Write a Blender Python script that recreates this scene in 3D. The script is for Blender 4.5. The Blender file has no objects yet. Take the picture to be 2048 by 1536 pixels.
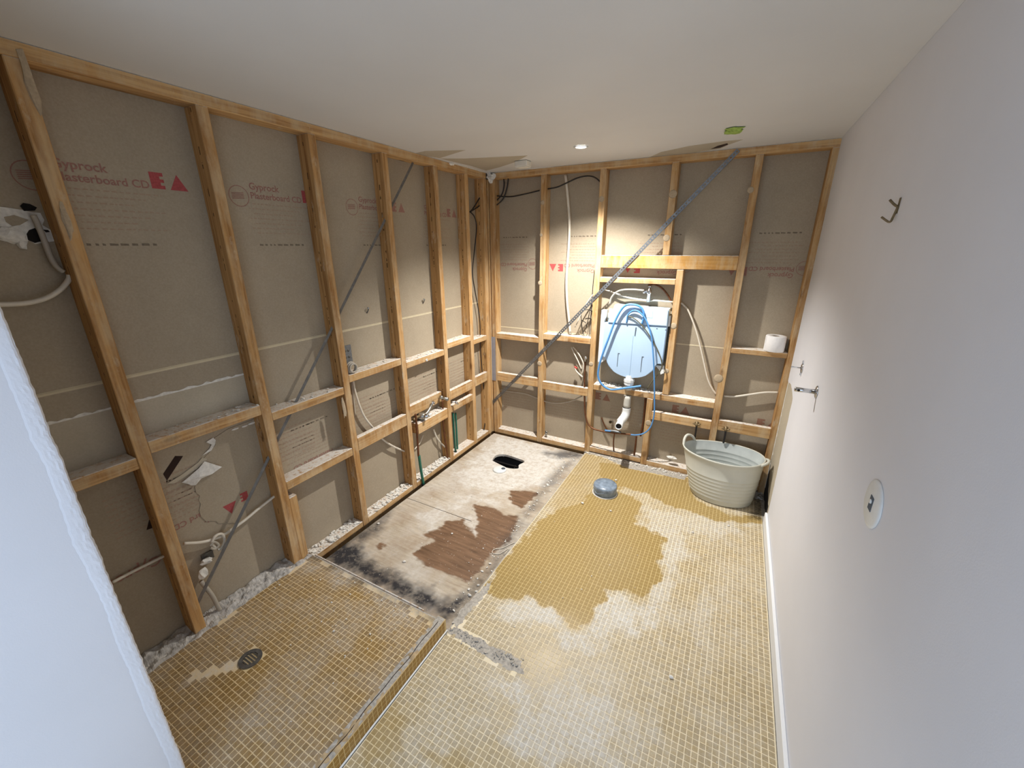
import bpy, bmesh, math, random
import numpy as np
from mathutils import Vector, Matrix
from mathutils.geometry import tessellate_polygon

random.seed(7)
rng = np.random.default_rng(7)
scene = bpy.context.scene
COL = scene.collection

# ------------------------------------------------------------------ camera
FPX, YAW, PITCH, ROLL = 815.14, 0.4977, -0.3246, -0.0047
CAM = Vector((2.0216, -3.3054, 1.8042))
_cy, _sy, _cp, _sp = math.cos(YAW), math.sin(YAW), math.cos(PITCH), math.sin(PITCH)
_f = Vector((-_sy * _cp, _cy * _cp, _sp)); _r = Vector((_cy, _sy, 0)); _u = _r.cross(_f)
_c, _s = math.cos(ROLL), math.sin(ROLL)
RIGHT, UP, FWD = _c * _r + _s * _u, -_s * _r + _c * _u, _f
camd = bpy.data.cameras.new('camera'); cam = bpy.data.objects.new('camera', camd); COL.objects.link(cam)
camd.sensor_width = 36.0; camd.lens = FPX / 2048 * 36; camd.clip_start = 0.02
mw = Matrix((RIGHT, UP, -FWD)).transposed().to_4x4(); mw.translation = CAM
cam.matrix_world = mw
scene.camera = cam

# ------------------------------------------------------------------ light and exposure
scene.view_settings.view_transform = 'Standard'
scene.view_settings.look = 'None'
scene.view_settings.gamma = 1.0
scene.view_settings.use_curve_mapping = False
scene.view_settings.exposure = 0.22
SPOT_W, SPOT_ANGLE, SPOT_BLEND = 250.0, 128.0, 0.9
SPOT_COL = (1.0, 0.968, 0.92)
world = bpy.data.worlds.new('world'); scene.world = world; world.use_nodes = True
bg = world.node_tree.nodes['Background']
bg.inputs[0].default_value = (0.66, 0.80, 1.0, 1); bg.inputs[1].default_value = 1.85
pl = bpy.data.lights.new('doorway_portal', 'AREA'); pl.shape = 'RECTANGLE'; pl.size = 1.6; pl.size_y = 2.0
pl.cycles.is_portal = True
po = bpy.data.objects.new('doorway_portal', pl); COL.objects.link(po)
po.location = (1.55, -3.64, 1.0); po.rotation_euler = (math.radians(90), 0, 0)
scene.cycles.max_bounces = 6; scene.cycles.diffuse_bounces = 5; scene.cycles.glossy_bounces = 3; scene.cycles.caustics_reflective = False; scene.cycles.caustics_refractive = False
LAMP = Vector((1.023, -0.545, 2.4))

# ------------------------------------------------------------------ dimensions
H = 2.40            # ceiling
W = 2.426           # painted right wall face
D = 0.09            # stud depth, board behind
T = 0.047           # stud thickness
ZP = -0.02          # plywood top
ZS = 0.065          # shower floor top
PITCH_T = 0.0232    # mosaic pitch

def survey(px, py, ax, val):
    """point of the measured sight line (px of the 2048x1536 survey photo) on a plane of the room"""
    d = RIGHT * ((px - 1024) / FPX) - UP * ((py - 768) / FPX) + FWD
    i = 'XYZ'.index(ax)
    return CAM + d * ((val - CAM[i]) / d[i])
def LW(px, py, x=0.0): return survey(px, py, 'X', x)
def BW(px, py, y=0.0): return survey(px, py, 'Y', y)
def FL(px, py, z=0.0): return survey(px, py, 'Z', z)
def RW(px, py): return survey(px, py, 'X', W)
def CE(px, py): return survey(px, py, 'Z', H)

# ------------------------------------------------------------------ materials
def s2l(c):
    return tuple(((v / 255 + 0.055) / 1.055) ** 2.4 if v > 10 else v / 255 / 12.92 for v in c)
MATS = {}
class NT:
    def __init__(self, name):
        m = bpy.data.materials.new(name); m.use_nodes = True
        self.m = m; self.t = m.node_tree; self.n = self.t.nodes; self.bsdf = self.n['Principled BSDF']
        MATS[name] = m
    def new(self, kind, **kw):
        nd = self.n.new(kind)
        for k, v in kw.items(): setattr(nd, k, v)
        return nd
    def link(self, a, b): self.t.links.new(a, b)
    def coord(self, kind='Object', scale=(1, 1, 1)):
        mp = self.new('ShaderNodeMapping'); mp.inputs['Scale'].default_value = scale
        if kind == 'World':
            g = self.new('ShaderNodeNewGeometry'); self.link(g.outputs['Position'], mp.inputs[0])
        else:
            g = self.new('ShaderNodeTexCoord'); self.link(g.outputs[kind], mp.inputs[0])
        return mp.outputs[0]
    def noise(self, vec, scale, detail=3, rough=0.55, dist=0.0):
        nd = self.new('ShaderNodeTexNoise'); nd.inputs['Scale'].default_value = scale
        nd.inputs['Detail'].default_value = detail; nd.inputs['Roughness'].default_value = rough
        nd.inputs['Distortion'].default_value = dist
        self.link(vec, nd.inputs['Vector']); return nd.outputs['Fac']
    def ramp(self, fac, stops):
        nd = self.new('ShaderNodeValToRGB'); e = nd.color_ramp.elements
        while len(e) < len(stops): e.new(0.5)
        for i, (p, c) in enumerate(stops):
            e[i].position = p; e[i].color = (*c, 1) if len(c) == 3 else c
        self.link(fac, nd.inputs[0]); return nd.outputs[0]
    def mix(self, fac, a, b, blend='MIX'):
        nd = self.new('ShaderNodeMixRGB', blend_type=blend)
        for sock, v in ((nd.inputs[0], fac), (nd.inputs[1], a), (nd.inputs[2], b)):
            if hasattr(v, 'links'): self.link(v, sock)
            elif isinstance(v, (int, float)): sock.default_value = v if sock.type == 'VALUE' else (v, v, v, 1)
            else: sock.default_value = (*v, 1)
        return nd.outputs[0]
    def math(self, op, a, b=0.0, clamp=False):
        nd = self.new('ShaderNodeMath', operation=op, use_clamp=clamp)
        for sock, v in ((nd.inputs[0], a), (nd.inputs[1], b)):
            if hasattr(v, 'links'): self.link(v, sock)
            else: sock.default_value = v
        return nd.outputs[0]
    def bump(self, h, strength=0.3, dist=0.002):
        nd = self.new('ShaderNodeBump'); nd.inputs['Strength'].default_value = strength
        nd.inputs['Distance'].default_value = dist
        self.link(h, nd.inputs['Height']); self.link(nd.outputs[0], self.bsdf.inputs['Normal'])
    def set(self, **kw):
        names = dict(color='Base Color', rough='Roughness', metal='Metallic', spec='Specular IOR Level', emit='Emission Color', estr='Emission Strength')
        for k, v in kw.items():
            sock = self.bsdf.inputs[names[k]]
            if hasattr(v, 'links'): self.link(v, sock)
            elif isinstance(v, (int, float)): sock.default_value = v
            else: sock.default_value = (*v, 1)

def simple(name, rgb, rough=0.5, metal=0.0, var=0.12, scale=25, bump=0.0, spec=0.5):
    t = NT(name); c = s2l(rgb); v = t.coord('Object')
    n = t.noise(v, scale, 4)
    lo = tuple(x * (1 - var) for x in c); hi = tuple(min(1, x * (1 + var)) for x in c)
    t.set(color=t.ramp(n, [(0.3, lo), (0.7, hi)]), rough=rough, metal=metal, spec=spec)
    if bump: t.bump(n, bump)
    return t.m

def t_y(t):
    g = t.new('ShaderNodeNewGeometry'); q = t.new('ShaderNodeSeparateXYZ'); t.link(g.outputs['Position'], q.inputs[0]); return q.outputs[1]
def wood(name, light, dark, dust=1.0, dash=0.0):
    t = NT(name); v = t.coord('Object', (1, 1, 0.045))
    oi = t.new('ShaderNodeObjectInfo')
    off = t.new('ShaderNodeVectorMath', operation='ADD'); t.link(v, off.inputs[0])
    comb = t.new('ShaderNodeCombineXYZ')
    for i in range(3): t.link(t.math('MULTIPLY', oi.outputs['Random'], 9.0 + 4 * i), comb.inputs[i])
    t.link(comb.outputs[0], off.inputs[1]); v2 = off.outputs[0]
    g1 = t.noise(v2, 60, 3, 0.5, 0.6); g2 = t.noise(v2, 18, 2, 0.5, 0.3)
    l, d = s2l(light), s2l(dark)
    base = t.ramp(g1, [(0.32, d), (0.62, l)])
    base = t.mix(t.math('MULTIPLY', g2, 0.5), base, tuple(x * 0.86 for x in l))
    # knots
    vo = t.coord('Object', (1, 1, 0.35)); vadd = t.new('ShaderNodeVectorMath', operation='ADD'); t.link(vo, vadd.inputs[0]); t.link(comb.outputs[0], vadd.inputs[1])
    vor = t.new('ShaderNodeTexVoronoi'); vor.inputs['Scale'].default_value = 7.0; t.link(vadd.outputs[0], vor.inputs['Vector'])
    knot = t.ramp(vor.outputs['Distance'], [(0.05, (1, 1, 1)), (0.11, (0, 0, 0))])
    base = t.mix(t.math('MULTIPLY', knot, 0.65), base, s2l((96, 56, 24)))
    # per piece tint
    tint = t.ramp(oi.outputs['Random'], [(0.0, (0.80, 0.76, 0.70)), (1.0, (1.06, 1.06, 1.06))])
    base = t.mix(1.0, base, tint, 'MULTIPLY')
    # dark water stains down the grain
    st = t.ramp(t.noise(t.coord('Object', (1, 1, 0.1)), 9, 4, 0.6), [(0.60, (0, 0, 0)), (0.72, (1, 1, 1))])
    base = t.mix(t.math('MULTIPLY', st, 0.55), base, s2l((105, 64, 28)))
    so_ = t.new('ShaderNodeSeparateXYZ'); t.link(t.coord('Object'), so_.inputs[0])
    band = t.math('LESS_THAN', t.math('ABSOLUTE', t.math('ADD', so_.outputs[0], t.math('MULTIPLY', t.math('SUBTRACT', g2, 0.5), 0.03))), 0.0032)
    dsh = t.math('GREATER_THAN', t.noise(t.coord('Object', (0.2, 0.2, 1)), 16, 3, 0.6), 0.55)
    base = t.mix(t.math('MULTIPLY', t.math('MULTIPLY', band, dsh), dash), base, s2l((52, 34, 18)))
    if dust:
        # plaster dust lying on upward faces, plus smears of plaster
        g = t.new('ShaderNodeNewGeometry'); sx = t.new('ShaderNodeSeparateXYZ'); t.link(g.outputs['Normal'], sx.inputs[0])
        up = t.math('GREATER_THAN', sx.outputs[2], 0.7)
        n3 = t.ramp(t.noise(t.coord('World'), 45, 5, 0.7), [(0.30, (0, 0, 0)), (0.50, (1, 1, 1))])
        base = t.mix(t.math('MULTIPLY', up, t.math('MULTIPLY', n3, 0.85)), base, s2l((222, 220, 214)))
        n4 = t.ramp(t.noise(t.coord('World', (1, 1, 0.5)), 16, 5, 0.75), [(0.58, (0, 0, 0)), (0.68, (1, 1, 1))])
        base = t.mix(t.math('MULTIPLY', n4, 0.42), base, s2l((205, 190, 165)))
        # lining glue and paper left on the room-side faces
        room = t.math('GREATER_THAN', t.math('SUBTRACT', sx.outputs[0], sx.outputs[1]), 0.85)
        notside = t.math('GREATER_THAN', t.math('ADD', sx.outputs[0], t.math('MULTIPLY', t.math('GREATER_THAN', t.math('MULTIPLY', sx.outputs[1], -1.0), 0.8), t.math('LESS_THAN', t.math('ABSOLUTE', t.math('SUBTRACT', t_y(t), 0.0)), 0.006))), 0.5)
        n5 = t.ramp(t.noise(t.coord('World', (1, 1, 0.3)), 11, 5, 0.7), [(0.42, (0, 0, 0)), (0.62, (1, 1, 1))])
        base = t.mix(t.math('MULTIPLY', t.math('MULTIPLY', room, notside), t.math('MULTIPLY', n5, 0.55)), base, s2l((206, 184, 148)))
    t.set(color=base, rough=0.72, spec=0.25)
    t.bump(g1, 0.25, 0.001)
    return t.m

wood('pine', (208, 169, 116), (152, 106, 60))
wood('pine_marked', (204, 161, 106), (142, 97, 52), 1.0, 0.8)
wood('pine_lintel', (214, 166, 96), (180, 128, 64))

def board(name, rgb):
    t = NT(name); v = t.coord('World')
    n = t.noise(v, 3.0, 4, 0.6); f = t.noise(v, 140, 2, 0.6); c = s2l(rgb)
    col = t.ramp(n, [(0.3, tuple(x * 0.90 for x in c)), (0.7, tuple(x * 1.05 for x in c))])
    col = t.mix(0.12, col, t.ramp(f, [(0.3, (0.2, 0.17, 0.12)), (0.7, (0.6, 0.52, 0.42))]))
    t.set(color=col, rough=0.85, spec=0.2); t.bump(f, 0.12, 0.0006); return t.m
board('kraft_paper', (167, 154, 133))
board('torn_core', (186, 176, 156))

def paint(name, rgb, var=0.03, bs=0.25):
    t = NT(name); v = t.coord('World'); n = t.noise(v, 1.7, 4, 0.55); f = t.noise(v, 260, 2, 0.6); c = s2l(rgb)
    t.set(color=t.ramp(n, [(0.3, tuple(x * (1 - var) for x in c)), (0.7, tuple(min(1, x * (1 + var)) for x in c))]), rough=0.6, spec=0.3)
    t.bump(f, bs, 0.0008); return t.m
paint('ceiling_paint', (218, 217, 214))
paint('wall_paint', (222, 223, 228))
paint('gloss_trim', (232, 234, 236), bs=0.05)

simple('plaster', (222, 219, 211), 0.9, var=0.16, scale=60, bump=0.6)
simple('plaster_dirty', (176, 172, 166), 0.9, var=0.35, scale=35, bump=0.8)
simple('screed', (170, 164, 154), 0.9, var=0.3, scale=70, bump=0.9)
simple('joint_tape', (206, 194, 164), 0.8, var=0.06)
simple('print_red', (166, 74, 74), 0.85, var=0.2, scale=120)
simple('print_pink', (152, 112, 100), 0.85, var=0.15, scale=120)
simple('print_dull', (146, 108, 88), 0.85, var=0.15, scale=120)
simple('print_faint', (160, 138, 118), 0.85, var=0.12, scale=120)
simple('print_black', (116, 104, 88), 0.85, var=0.2, scale=120)
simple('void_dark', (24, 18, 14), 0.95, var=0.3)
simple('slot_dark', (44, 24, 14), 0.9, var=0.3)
simple('galvanised', (128, 132, 136), 0.42, 0.75, var=0.25, scale=60)
simple('galvanised_dull', (104, 102, 98), 0.55, 0.6, var=0.3, scale=50)
simple('strap_grey', (118, 114, 108), 0.5, 0.15, var=0.2, scale=40)
simple('zinc_blue', (158, 164, 178), 0.4, 0.45, var=0.08)
simple('chrome', (205, 208, 212), 0.16, 1.0, var=0.05)
simple('chrome_dull', (170, 168, 160), 0.35, 0.9, var=0.25, scale=60)
simple('brass', (118, 100, 70), 0.5, 0.45, var=0.25, scale=60)
simple('copper', (112, 72, 46), 0.45, 0.6, var=0.3, scale=40)
simple('green_sleeve', (34, 104, 84), 0.5, var=0.2)
simple('pvc_white', (226, 228, 226), 0.35, var=0.04)
simple('pvc_grey', (196, 194, 184), 0.4, var=0.06)
simple('cable_white', (214, 206, 190), 0.45, var=0.06)
simple('cable_grey', (176, 168, 154), 0.5, var=0.08)
simple('cable_black', (34, 30, 28), 0.5, var=0.2)
simple('shadow_pipe_olive', (92, 88, 66), 0.5, var=0.1)
simple('hose_blue', (86, 144, 202), 0.35, var=0.06)
simple('cistern_blue', (176, 202, 228), 0.5, var=0.03, scale=8)
simple('cistern_lid_lit', (190, 214, 234), 0.45, var=0.03, scale=8)  # paler copy of the cistern blue, painting the light on its upper part
simple('slot_grey', (78, 88, 100), 0.7, var=0.1)
simple('tub_rubber', (196, 196, 184), 0.55, var=0.05, scale=9)
simple('tub_rubber_inside', (188, 194, 192), 0.5, var=0.10, scale=14)
simple('tissue', (236, 234, 232), 0.95, var=0.03, scale=90, bump=0.3)
simple('card', (160, 140, 112), 0.9)
simple('insulation_green', (150, 176, 84), 0.9, var=0.25, scale=60, bump=0.8)
simple('box_cream', (224, 220, 208), 0.6, var=0.05)
simple('red_plastic', (186, 54, 44), 0.4)
simple('black_foam', (20, 20, 22), 0.8)
simple('adhesive_grey', (176, 158, 132), 0.9, var=0.12, scale=80, bump=0.4)
t = NT('grey_cap'); v = t.coord('Object')
t.set(color=t.ramp(t.noise(v, 26, 4, 0.6), [(0.3, s2l((96, 110, 124))), (0.7, s2l((150, 166, 184)))]), rough=0.28); t.bump(t.noise(v, 40, 3), 0.5, 0.004)
t = NT('lamp_glow'); t.set(color=(1, 1, 1), emit=(1.0, 0.95, 0.86), estr=40.0)

def stain_attr(t):
    a = t.new('ShaderNodeAttribute', attribute_name='stain'); s = t.new('ShaderNodeSeparateColor'); t.link(a.outputs['Color'], s.inputs[0])
    return s.outputs[0], s.outputs[1], s.outputs[2], a.outputs['Alpha']
def tile_mat(name, dry, wetc, dustc, rough_dry):
    t = NT(name); wet, dust, tint, mould = stain_attr(t); v = t.coord('World')
    n = t.noise(v, 210, 3, 0.6); big = t.noise(v, 7, 5, 0.65); fine = t.noise(v, 55, 5, 0.7)
    d = s2l(dry)
    col = t.ramp(n, [(0.3, tuple(x * 0.86 for x in d)), (0.7, tuple(x * 1.1 for x in d))])
    col = t.mix(1.0, col, t.ramp(tint, [(0, (0.84, 0.82, 0.78)), (1, (1.12, 1.1, 1.06))]), 'MULTIPLY')
    dm = t.math('ADD', t.math('MULTIPLY', dust, t.ramp(fine, [(0.28, (0.15,) * 3), (0.62, (1,) * 3)])), t.math('MULTIPLY', t.ramp(big, [(0.5, (0,) * 3), (0.75, (1,) * 3)]), 0.22), True)
    col = t.mix(dm, col, s2l(dustc))
    w = s2l(wetc); wc = t.ramp(n, [(0.3, tuple(x * 0.9 for x in w)), (0.7, tuple(x * 1.08 for x in w))])
    col = t.mix(wet, col, wc)
    col = t.mix(t.math('MULTIPLY', mould, t.ramp(fine, [(0.3, (0.3,) * 3), (0.6, (1,) * 3)])), col, s2l((44, 38, 32)))
    # specks
    sp = t.ramp(t.noise(v, 130, 2, 0.5), [(0.70, (0,) * 3), (0.74, (1,) * 3)])
    col = t.mix(t.math('MULTIPLY', sp, 0.5), col, s2l((92, 74, 44)))
    ro = t.math('ADD', t.math('MULTIPLY', wet, 0.22 - rough_dry), rough_dry)
    ro = t.math('ADD', ro, t.math('MULTIPLY', dm, 0.25), True)
    t.set(color=col, rough=ro, spec=0.4); t.bump(fine, 0.12, 0.0008)
    return t.m
tile_mat('mosaic', (164, 144, 100), (158, 134, 84), (204, 202, 196), 0.42)
tile_mat('grout', (232, 218, 184), (200, 178, 126), (228, 226, 220), 0.8)
tile_mat('mosaic_shower', (146, 116, 62), (146, 116, 62), (176, 170, 160), 0.42)
tile_mat('grout_shower', (222, 198, 150), (222, 198, 150), (208, 202, 192), 0.8)

tile_mat('mosaic_kerb', (166, 128, 56), (166, 128, 56), (180, 170, 150), 0.42)
simple('grout_kerb', (218, 192, 136), 0.8, var=0.06)
t = NT('plywood'); wet, white, mould, streak = stain_attr(t)
v = t.coord('World', (0.12, 1, 1)); g = t.noise(v, 55, 5, 0.6, 0.4); f = t.noise(t.coord('World'), 30, 5, 0.7); b = t.noise(t.coord('World'), 5, 5, 0.6)
dry = t.ramp(g, [(0.3, s2l((158, 142, 120))), (0.7, s2l((194, 181, 160)))])
dry = t.mix(t.ramp(b, [(0.42, (0,) * 3), (0.7, (0.6,) * 3)]), dry, s2l((148, 124, 98)))
dry = t.mix(t.math('MULTIPLY', white, t.ramp(f, [(0.3, (0.3,) * 3), (0.58, (1,) * 3)])), dry, s2l((214, 212, 206)))
wc = t.ramp(g, [(0.3, s2l((96, 73, 54))), (0.7, s2l((136, 106, 82)))])
col = t.mix(wet, dry, wc)
col = t.mix(t.math('MULTIPLY', mould, t.ramp(f, [(0.25, (0.55,) * 3), (0.5, (1,) * 3)])), col, s2l((50, 49, 52)))
sp = t.ramp(t.noise(t.coord('World'), 95, 2), [(0.70, (0,) * 3), (0.73, (1,) * 3)])
col = t.mix(t.math('MULTIPLY', sp, 0.7), col, s2l((214, 210, 200)))
t.set(color=col, rough=t.math('ADD', t.math('MULTIPLY', wet, -0.35), 0.8), spec=0.3); t.bump(g, 0.2, 0.001)

# ------------------------------------------------------------------ object helpers
def tag(o, label=None, cat=None, group=None, kind=None):
    if label: o['label'] = label
    if cat: o['category'] = cat
    if group: o['group'] = group
    if kind: o['kind'] = kind
    return o
def empty(name, loc, label, cat, group=None, kind=None):
    o = bpy.data.objects.new(name, None); COL.objects.link(o); o.location = loc; o.empty_display_size = 0.05
    return tag(o, label, cat, group, kind)
def wloc(o):
    p = Vector((0, 0, 0))
    while o: p = p + o.location; o = o.parent
    return p
def link(name, me, mat, parent=None, loc=None, smooth=False):
    """me holds world coordinates relative to loc (or to the parent's origin when loc is None)"""
    o = bpy.data.objects.new(name, me); COL.objects.link(o)
    if mat and not me.materials: me.materials.append(MATS[mat])
    if parent: o.parent = parent
    if loc is not None: o.location = Vector(loc) - (wloc(parent) if parent else Vector())
    if smooth: me.shade_smooth()
    return o
def mesh(name, verts, faces, base=(0, 0, 0)):
    b = Vector(base); me = bpy.data.meshes.new(name)
    me.from_pydata([tuple(Vector(p) - b) for p in verts], [], faces); me.update(); return me
def from_bm(bm, name, smooth=False):
    me = bpy.data.meshes.new(name); bmesh.ops.recalc_face_normals(bm, faces=bm.faces[:]); bm.to_mesh(me); bm.free()
    if smooth: me.shade_smooth()
    return me
def put(name, verts, faces, mat, parent=None, smooth=False):
    """object from world coordinates, origin at the middle of its base"""
    vs = [Vector(p) for p in verts]
    base = Vector(((min(p.x for p in vs) + max(p.x for p in vs)) / 2, (min(p.y for p in vs) + max(p.y for p in vs)) / 2, min(p.z for p in vs)))
    bm = bmesh.new(); bv = [bm.verts.new(p - base) for p in vs]
    for f in faces:
        try: bm.faces.new([bv[i] for i in f])
        except ValueError: pass
    return link(name, from_bm(bm, name, smooth), mat, parent, base)
def put_bm(name, bm, mat, parent=None, smooth=False):
    vs = [p.co for p in bm.verts]
    base = Vector(((min(p.x for p in vs) + max(p.x for p in vs)) / 2, (min(p.y for p in vs) + max(p.y for p in vs)) / 2, min(p.z for p in vs)))
    bmesh.ops.translate(bm, verts=bm.verts, vec=-base)
    return link(name, from_bm(bm, name, smooth), mat, parent, base)
def box_geo(lo, hi):
    x0, y0, z0 = lo; x1, y1, z1 = hi
    v = [(x0, y0, z0), (x1, y0, z0), (x1, y1, z0), (x0, y1, z0), (x0, y0, z1), (x1, y0, z1), (x1, y1, z1), (x0, y1, z1)]
    f = [(0, 3, 2, 1), (4, 5, 6, 7), (0, 1, 5, 4), (1, 2, 6, 5), (2, 3, 7, 6), (3, 0, 4, 7)]
    return v, f
def box(name, lo, hi, mat, parent=None, bevel=0.0):
    lo2 = tuple(min(a, b) for a, b in zip(lo, hi)); hi2 = tuple(max(a, b) for a, b in zip(lo, hi))
    bm = bmesh.new(); v, f = box_geo(lo2, hi2); bv = [bm.verts.new(p) for p in v]
    for q in f: bm.faces.new([bv[i] for i in q])
    if bevel: bmesh.ops.bevel(bm, geom=bm.edges[:], offset=bevel, segments=1, affect='EDGES')
    return put_bm(name, bm, mat, parent)
def timber(name, lo, hi, parent, mat='pine', bevel=0.0025):
    """a length of sawn timber: local Z runs along the grain"""
    lo, hi = Vector(lo), Vector(hi); c = (lo + hi) / 2; s = hi - lo
    ax = max(range(3), key=lambda i: s[i])
    if ax == 2: dims, rot = (s.x, s.y, s.z), (0, 0, 0)
    elif ax == 1: dims, rot = (s.x, s.z, s.y), (math.radians(-90), 0, 0)
    else: dims, rot = (s.z, s.y, s.x), (0, math.radians(90), 0)
    bm = bmesh.new(); h = [d / 2 for d in dims]; v, f = box_geo([-a for a in h], h); bv = [bm.verts.new(p) for p in v]
    for q in f: bm.faces.new([bv[i] for i in q])
    bmesh.ops.bevel(bm, geom=bm.edges[:], offset=bevel, segments=1, affect='EDGES')
    o = link(name, from_bm(bm, name), mat, parent, c); o.rotation_euler = rot
    return o
def spline(pts, n=8):
    P = [Vector(p) for p in pts]
    if len(P) == 2: return [P[0].lerp(P[1], i / n) for i in range(n + 1)]
    Q = [2 * P[0] - P[1]] + P + [2 * P[-1] - P[-2]]; out = []
    for i in range(1, len(Q) - 2):
        a, b, c, d = Q[i - 1:i + 3]
        for k in range(n):
            s = k / n
            out.append(0.5 * ((2 * b) + (c - a) * s + (2 * a - 5 * b + 4 * c - d) * s * s + (3 * b - a - 3 * c + d) * s ** 3))
    out.append(P[-1]); return out
def tube_geo(path, r, k=8, cap=True, hollow=False):
    verts, faces = [], []; n = len(path); rr = r if hasattr(r, '__len__') else [r] * n
    ref = Vector((0, 0, 1)); prev = None
    for i, p in enumerate(path):
        tg = (path[min(i + 1, n - 1)] - path[max(i - 1, 0)]).normalized()
        if prev is None:
            a = tg.cross(ref)
            if a.length < 0.1: a = tg.cross(Vector((1, 0, 0)))
            a.normalize()
        else:
            a = prev - tg * prev.dot(tg)
            a = a.normalized() if a.length > 1e-5 else tg.orthogonal().normalized()
        prev = a; b = tg.cross(a)
        for j in range(k):
            an = 2 * math.pi * j / k
            verts.append(p + (a * math.cos(an) + b * math.sin(an)) * rr[i])
    for i in range(n - 1):
        for j in range(k):
            faces.append((i * k + j, i * k + (j + 1) % k, (i + 1) * k + (j + 1) % k, (i + 1) * k + j))
    if cap:
        faces.append(tuple(range(k - 1, -1, -1))); faces.append(tuple((n - 1) * k + j for j in range(k)))
    return verts, faces
def tube(name, pts, r, mat, parent=None, n=8, k=8, curve=True):
    path = spline(pts, n) if curve else [Vector(p) for p in pts]
    v, f = tube_geo(path, r, k); return put(name, v, f, mat, parent, smooth=True)
def revolve(name, prof, centre, axis, mat, parent=None, k=24, smooth=True, cap=True):
    """prof: (radius, height along axis)"""
    ax = Vector(axis).normalized(); a = ax.orthogonal().normalized(); b = ax.cross(a); c = Vector(centre)
    v, f = [], []
    for r, h in prof:
        for j in range(k):
            an = 2 * math.pi * j / k; v.append(c + ax * h + (a * math.cos(an) + b * math.sin(an)) * r)
    for i in range(len(prof) - 1):
        for j in range(k): f.append((i * k + j, i * k + (j + 1) % k, (i + 1) * k + (j + 1) % k, (i + 1) * k + j))
    if cap:
        f.append(tuple(range(k - 1, -1, -1))); f.append(tuple((len(prof) - 1) * k + j for j in range(k)))
    return put(name, v, f, mat, parent, smooth)
def slab_poly(name, pts, nrm, th, mat, parent=None):
    """closed polygon (world points in one plane) given a thickness along nrm"""
    n = Vector(nrm).normalized(); P = [Vector(p) for p in pts]; m = len(P)
    v = P + [p + n * th for p in P]
    tri = [tuple(t) for t in tessellate_polygon([P])]
    f = tri + [tuple(m + i for i in reversed(t)) for t in tri] + [(i, (i + 1) % m, m + (i + 1) % m, m + i) for i in range(m)]
    vs = v; base = Vector((sum(p.x for p in P) / m, sum(p.y for p in P) / m, min(p.z for p in v)))
    bm = bmesh.new(); bv = [bm.verts.new(p - base) for p in vs]
    for q in f:
        try: bm.faces.new([bv[i] for i in q])
        except ValueError: pass
    return link(name, from_bm(bm, name), mat, parent, base)
def rough_line(pts, amp, step, axis_fn, seed=0):
    """resample a polyline and jitter it"""
    r = random.Random(seed); out = []
    for a, b in zip(pts[:-1], pts[1:]):
        a, b = Vector(a), Vector(b); n = max(1, int((b - a).length / step))
        for i in range(n): out.append(a.lerp(b, i / n) + axis_fn(r.uniform(-amp, amp), r.uniform(-amp, amp)))
    out.append(Vector(pts[-1])); return out
def blob(name, centre, size, mat, parent=None, seed=0, sub=2, amp=0.35):
    r = random.Random(seed); bm = bmesh.new(); bmesh.ops.create_icosphere(bm, subdivisions=sub, radius=1)
    off = Vector((r.uniform(0, 50), r.uniform(0, 50), r.uniform(0, 50)))
    from mathutils import noise as mn
    for v in bm.verts:
        d = v.co.normalized(); k = 1 + amp * mn.noise(d * 1.7 + off) * 1.6
        v.co = Vector((d.x * size[0] * k, d.y * size[1] * k, d.z * size[2] * k)) + Vector(centre)
    return put_bm(name, bm, mat, parent)
_TXT = {}
def text_mesh(body, bold):
    key = (body, bold)
    if key not in _TXT:
        cu = bpy.data.curves.new('txt', 'FONT'); cu.body = body; cu.size = 1.0; cu.resolution_u = 3
        cu.offset = 0.02 if bold else 0.0
        ob = bpy.data.objects.new('txt', cu); COL.objects.link(ob); bpy.context.view_layer.update()
        me = bpy.data.meshes.new_from_object(ob.evaluated_get(bpy.context.evaluated_depsgraph_get()))
        bpy.data.objects.remove(ob); bpy.data.curves.remove(cu)
        n = len(me.vertices); co = np.zeros(n * 3); me.vertices.foreach_get('co', co); co = co.reshape(-1, 3)
        _TXT[key] = (co, [tuple(p.vertices) for p in me.polygons], co[:, 0].min(), co[:, 0].max())
        bpy.data.meshes.remove(me)
    return _TXT[key]
class Sheet:
    """a printed face: (s, z) coordinates on the left or back board"""
    def __init__(self, side, off): self.side, self.off = side, off
    def p(self, s, z):
        return Vector((-D + self.off, s, z)) if self.side == 'L' else Vector((s, D - self.off, z))
def print_text(name, body, sheet, s0, s1, z, parent, mat, flip=False, bold=False, hscale=1.0):
    co, fc, a, b = text_mesh(body, bold); k = (s1 - s0) / (b - a)
    v = []
    for x, y, _ in co:
        xx, yy = (x - a) * k, y * k * hscale
        v.append(sheet.p(s1 - xx, z - yy) if flip else sheet.p(s0 + xx, z + yy))
    return put(name, v, fc, mat, parent)
def print_poly(name, polys, sheet, parent, mat):
    v, f = [], []
    for q in polys:
        f.append(tuple(range(len(v), len(v) + len(q)))); v += [sheet.p(*c) for c in q]
    return put(name, v, f, mat, parent)
def dashes(name, sheet, s0, s1, z, parent, mat, h=0.006, seed=0, wmin=0.006, wmax=0.02, gap=0.006):
    r = random.Random(seed); q = []; s = s0
    while s < s1:
        w = min(r.uniform(wmin, wmax), s1 - s); q.append([(s, z), (s + w, z), (s + w, z + h * r.uniform(0.6, 1)), (s, z + h)]); s += w + gap * r.uniform(0.6, 1.6)
    return print_poly(name, q, sheet, parent, mat)

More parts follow.
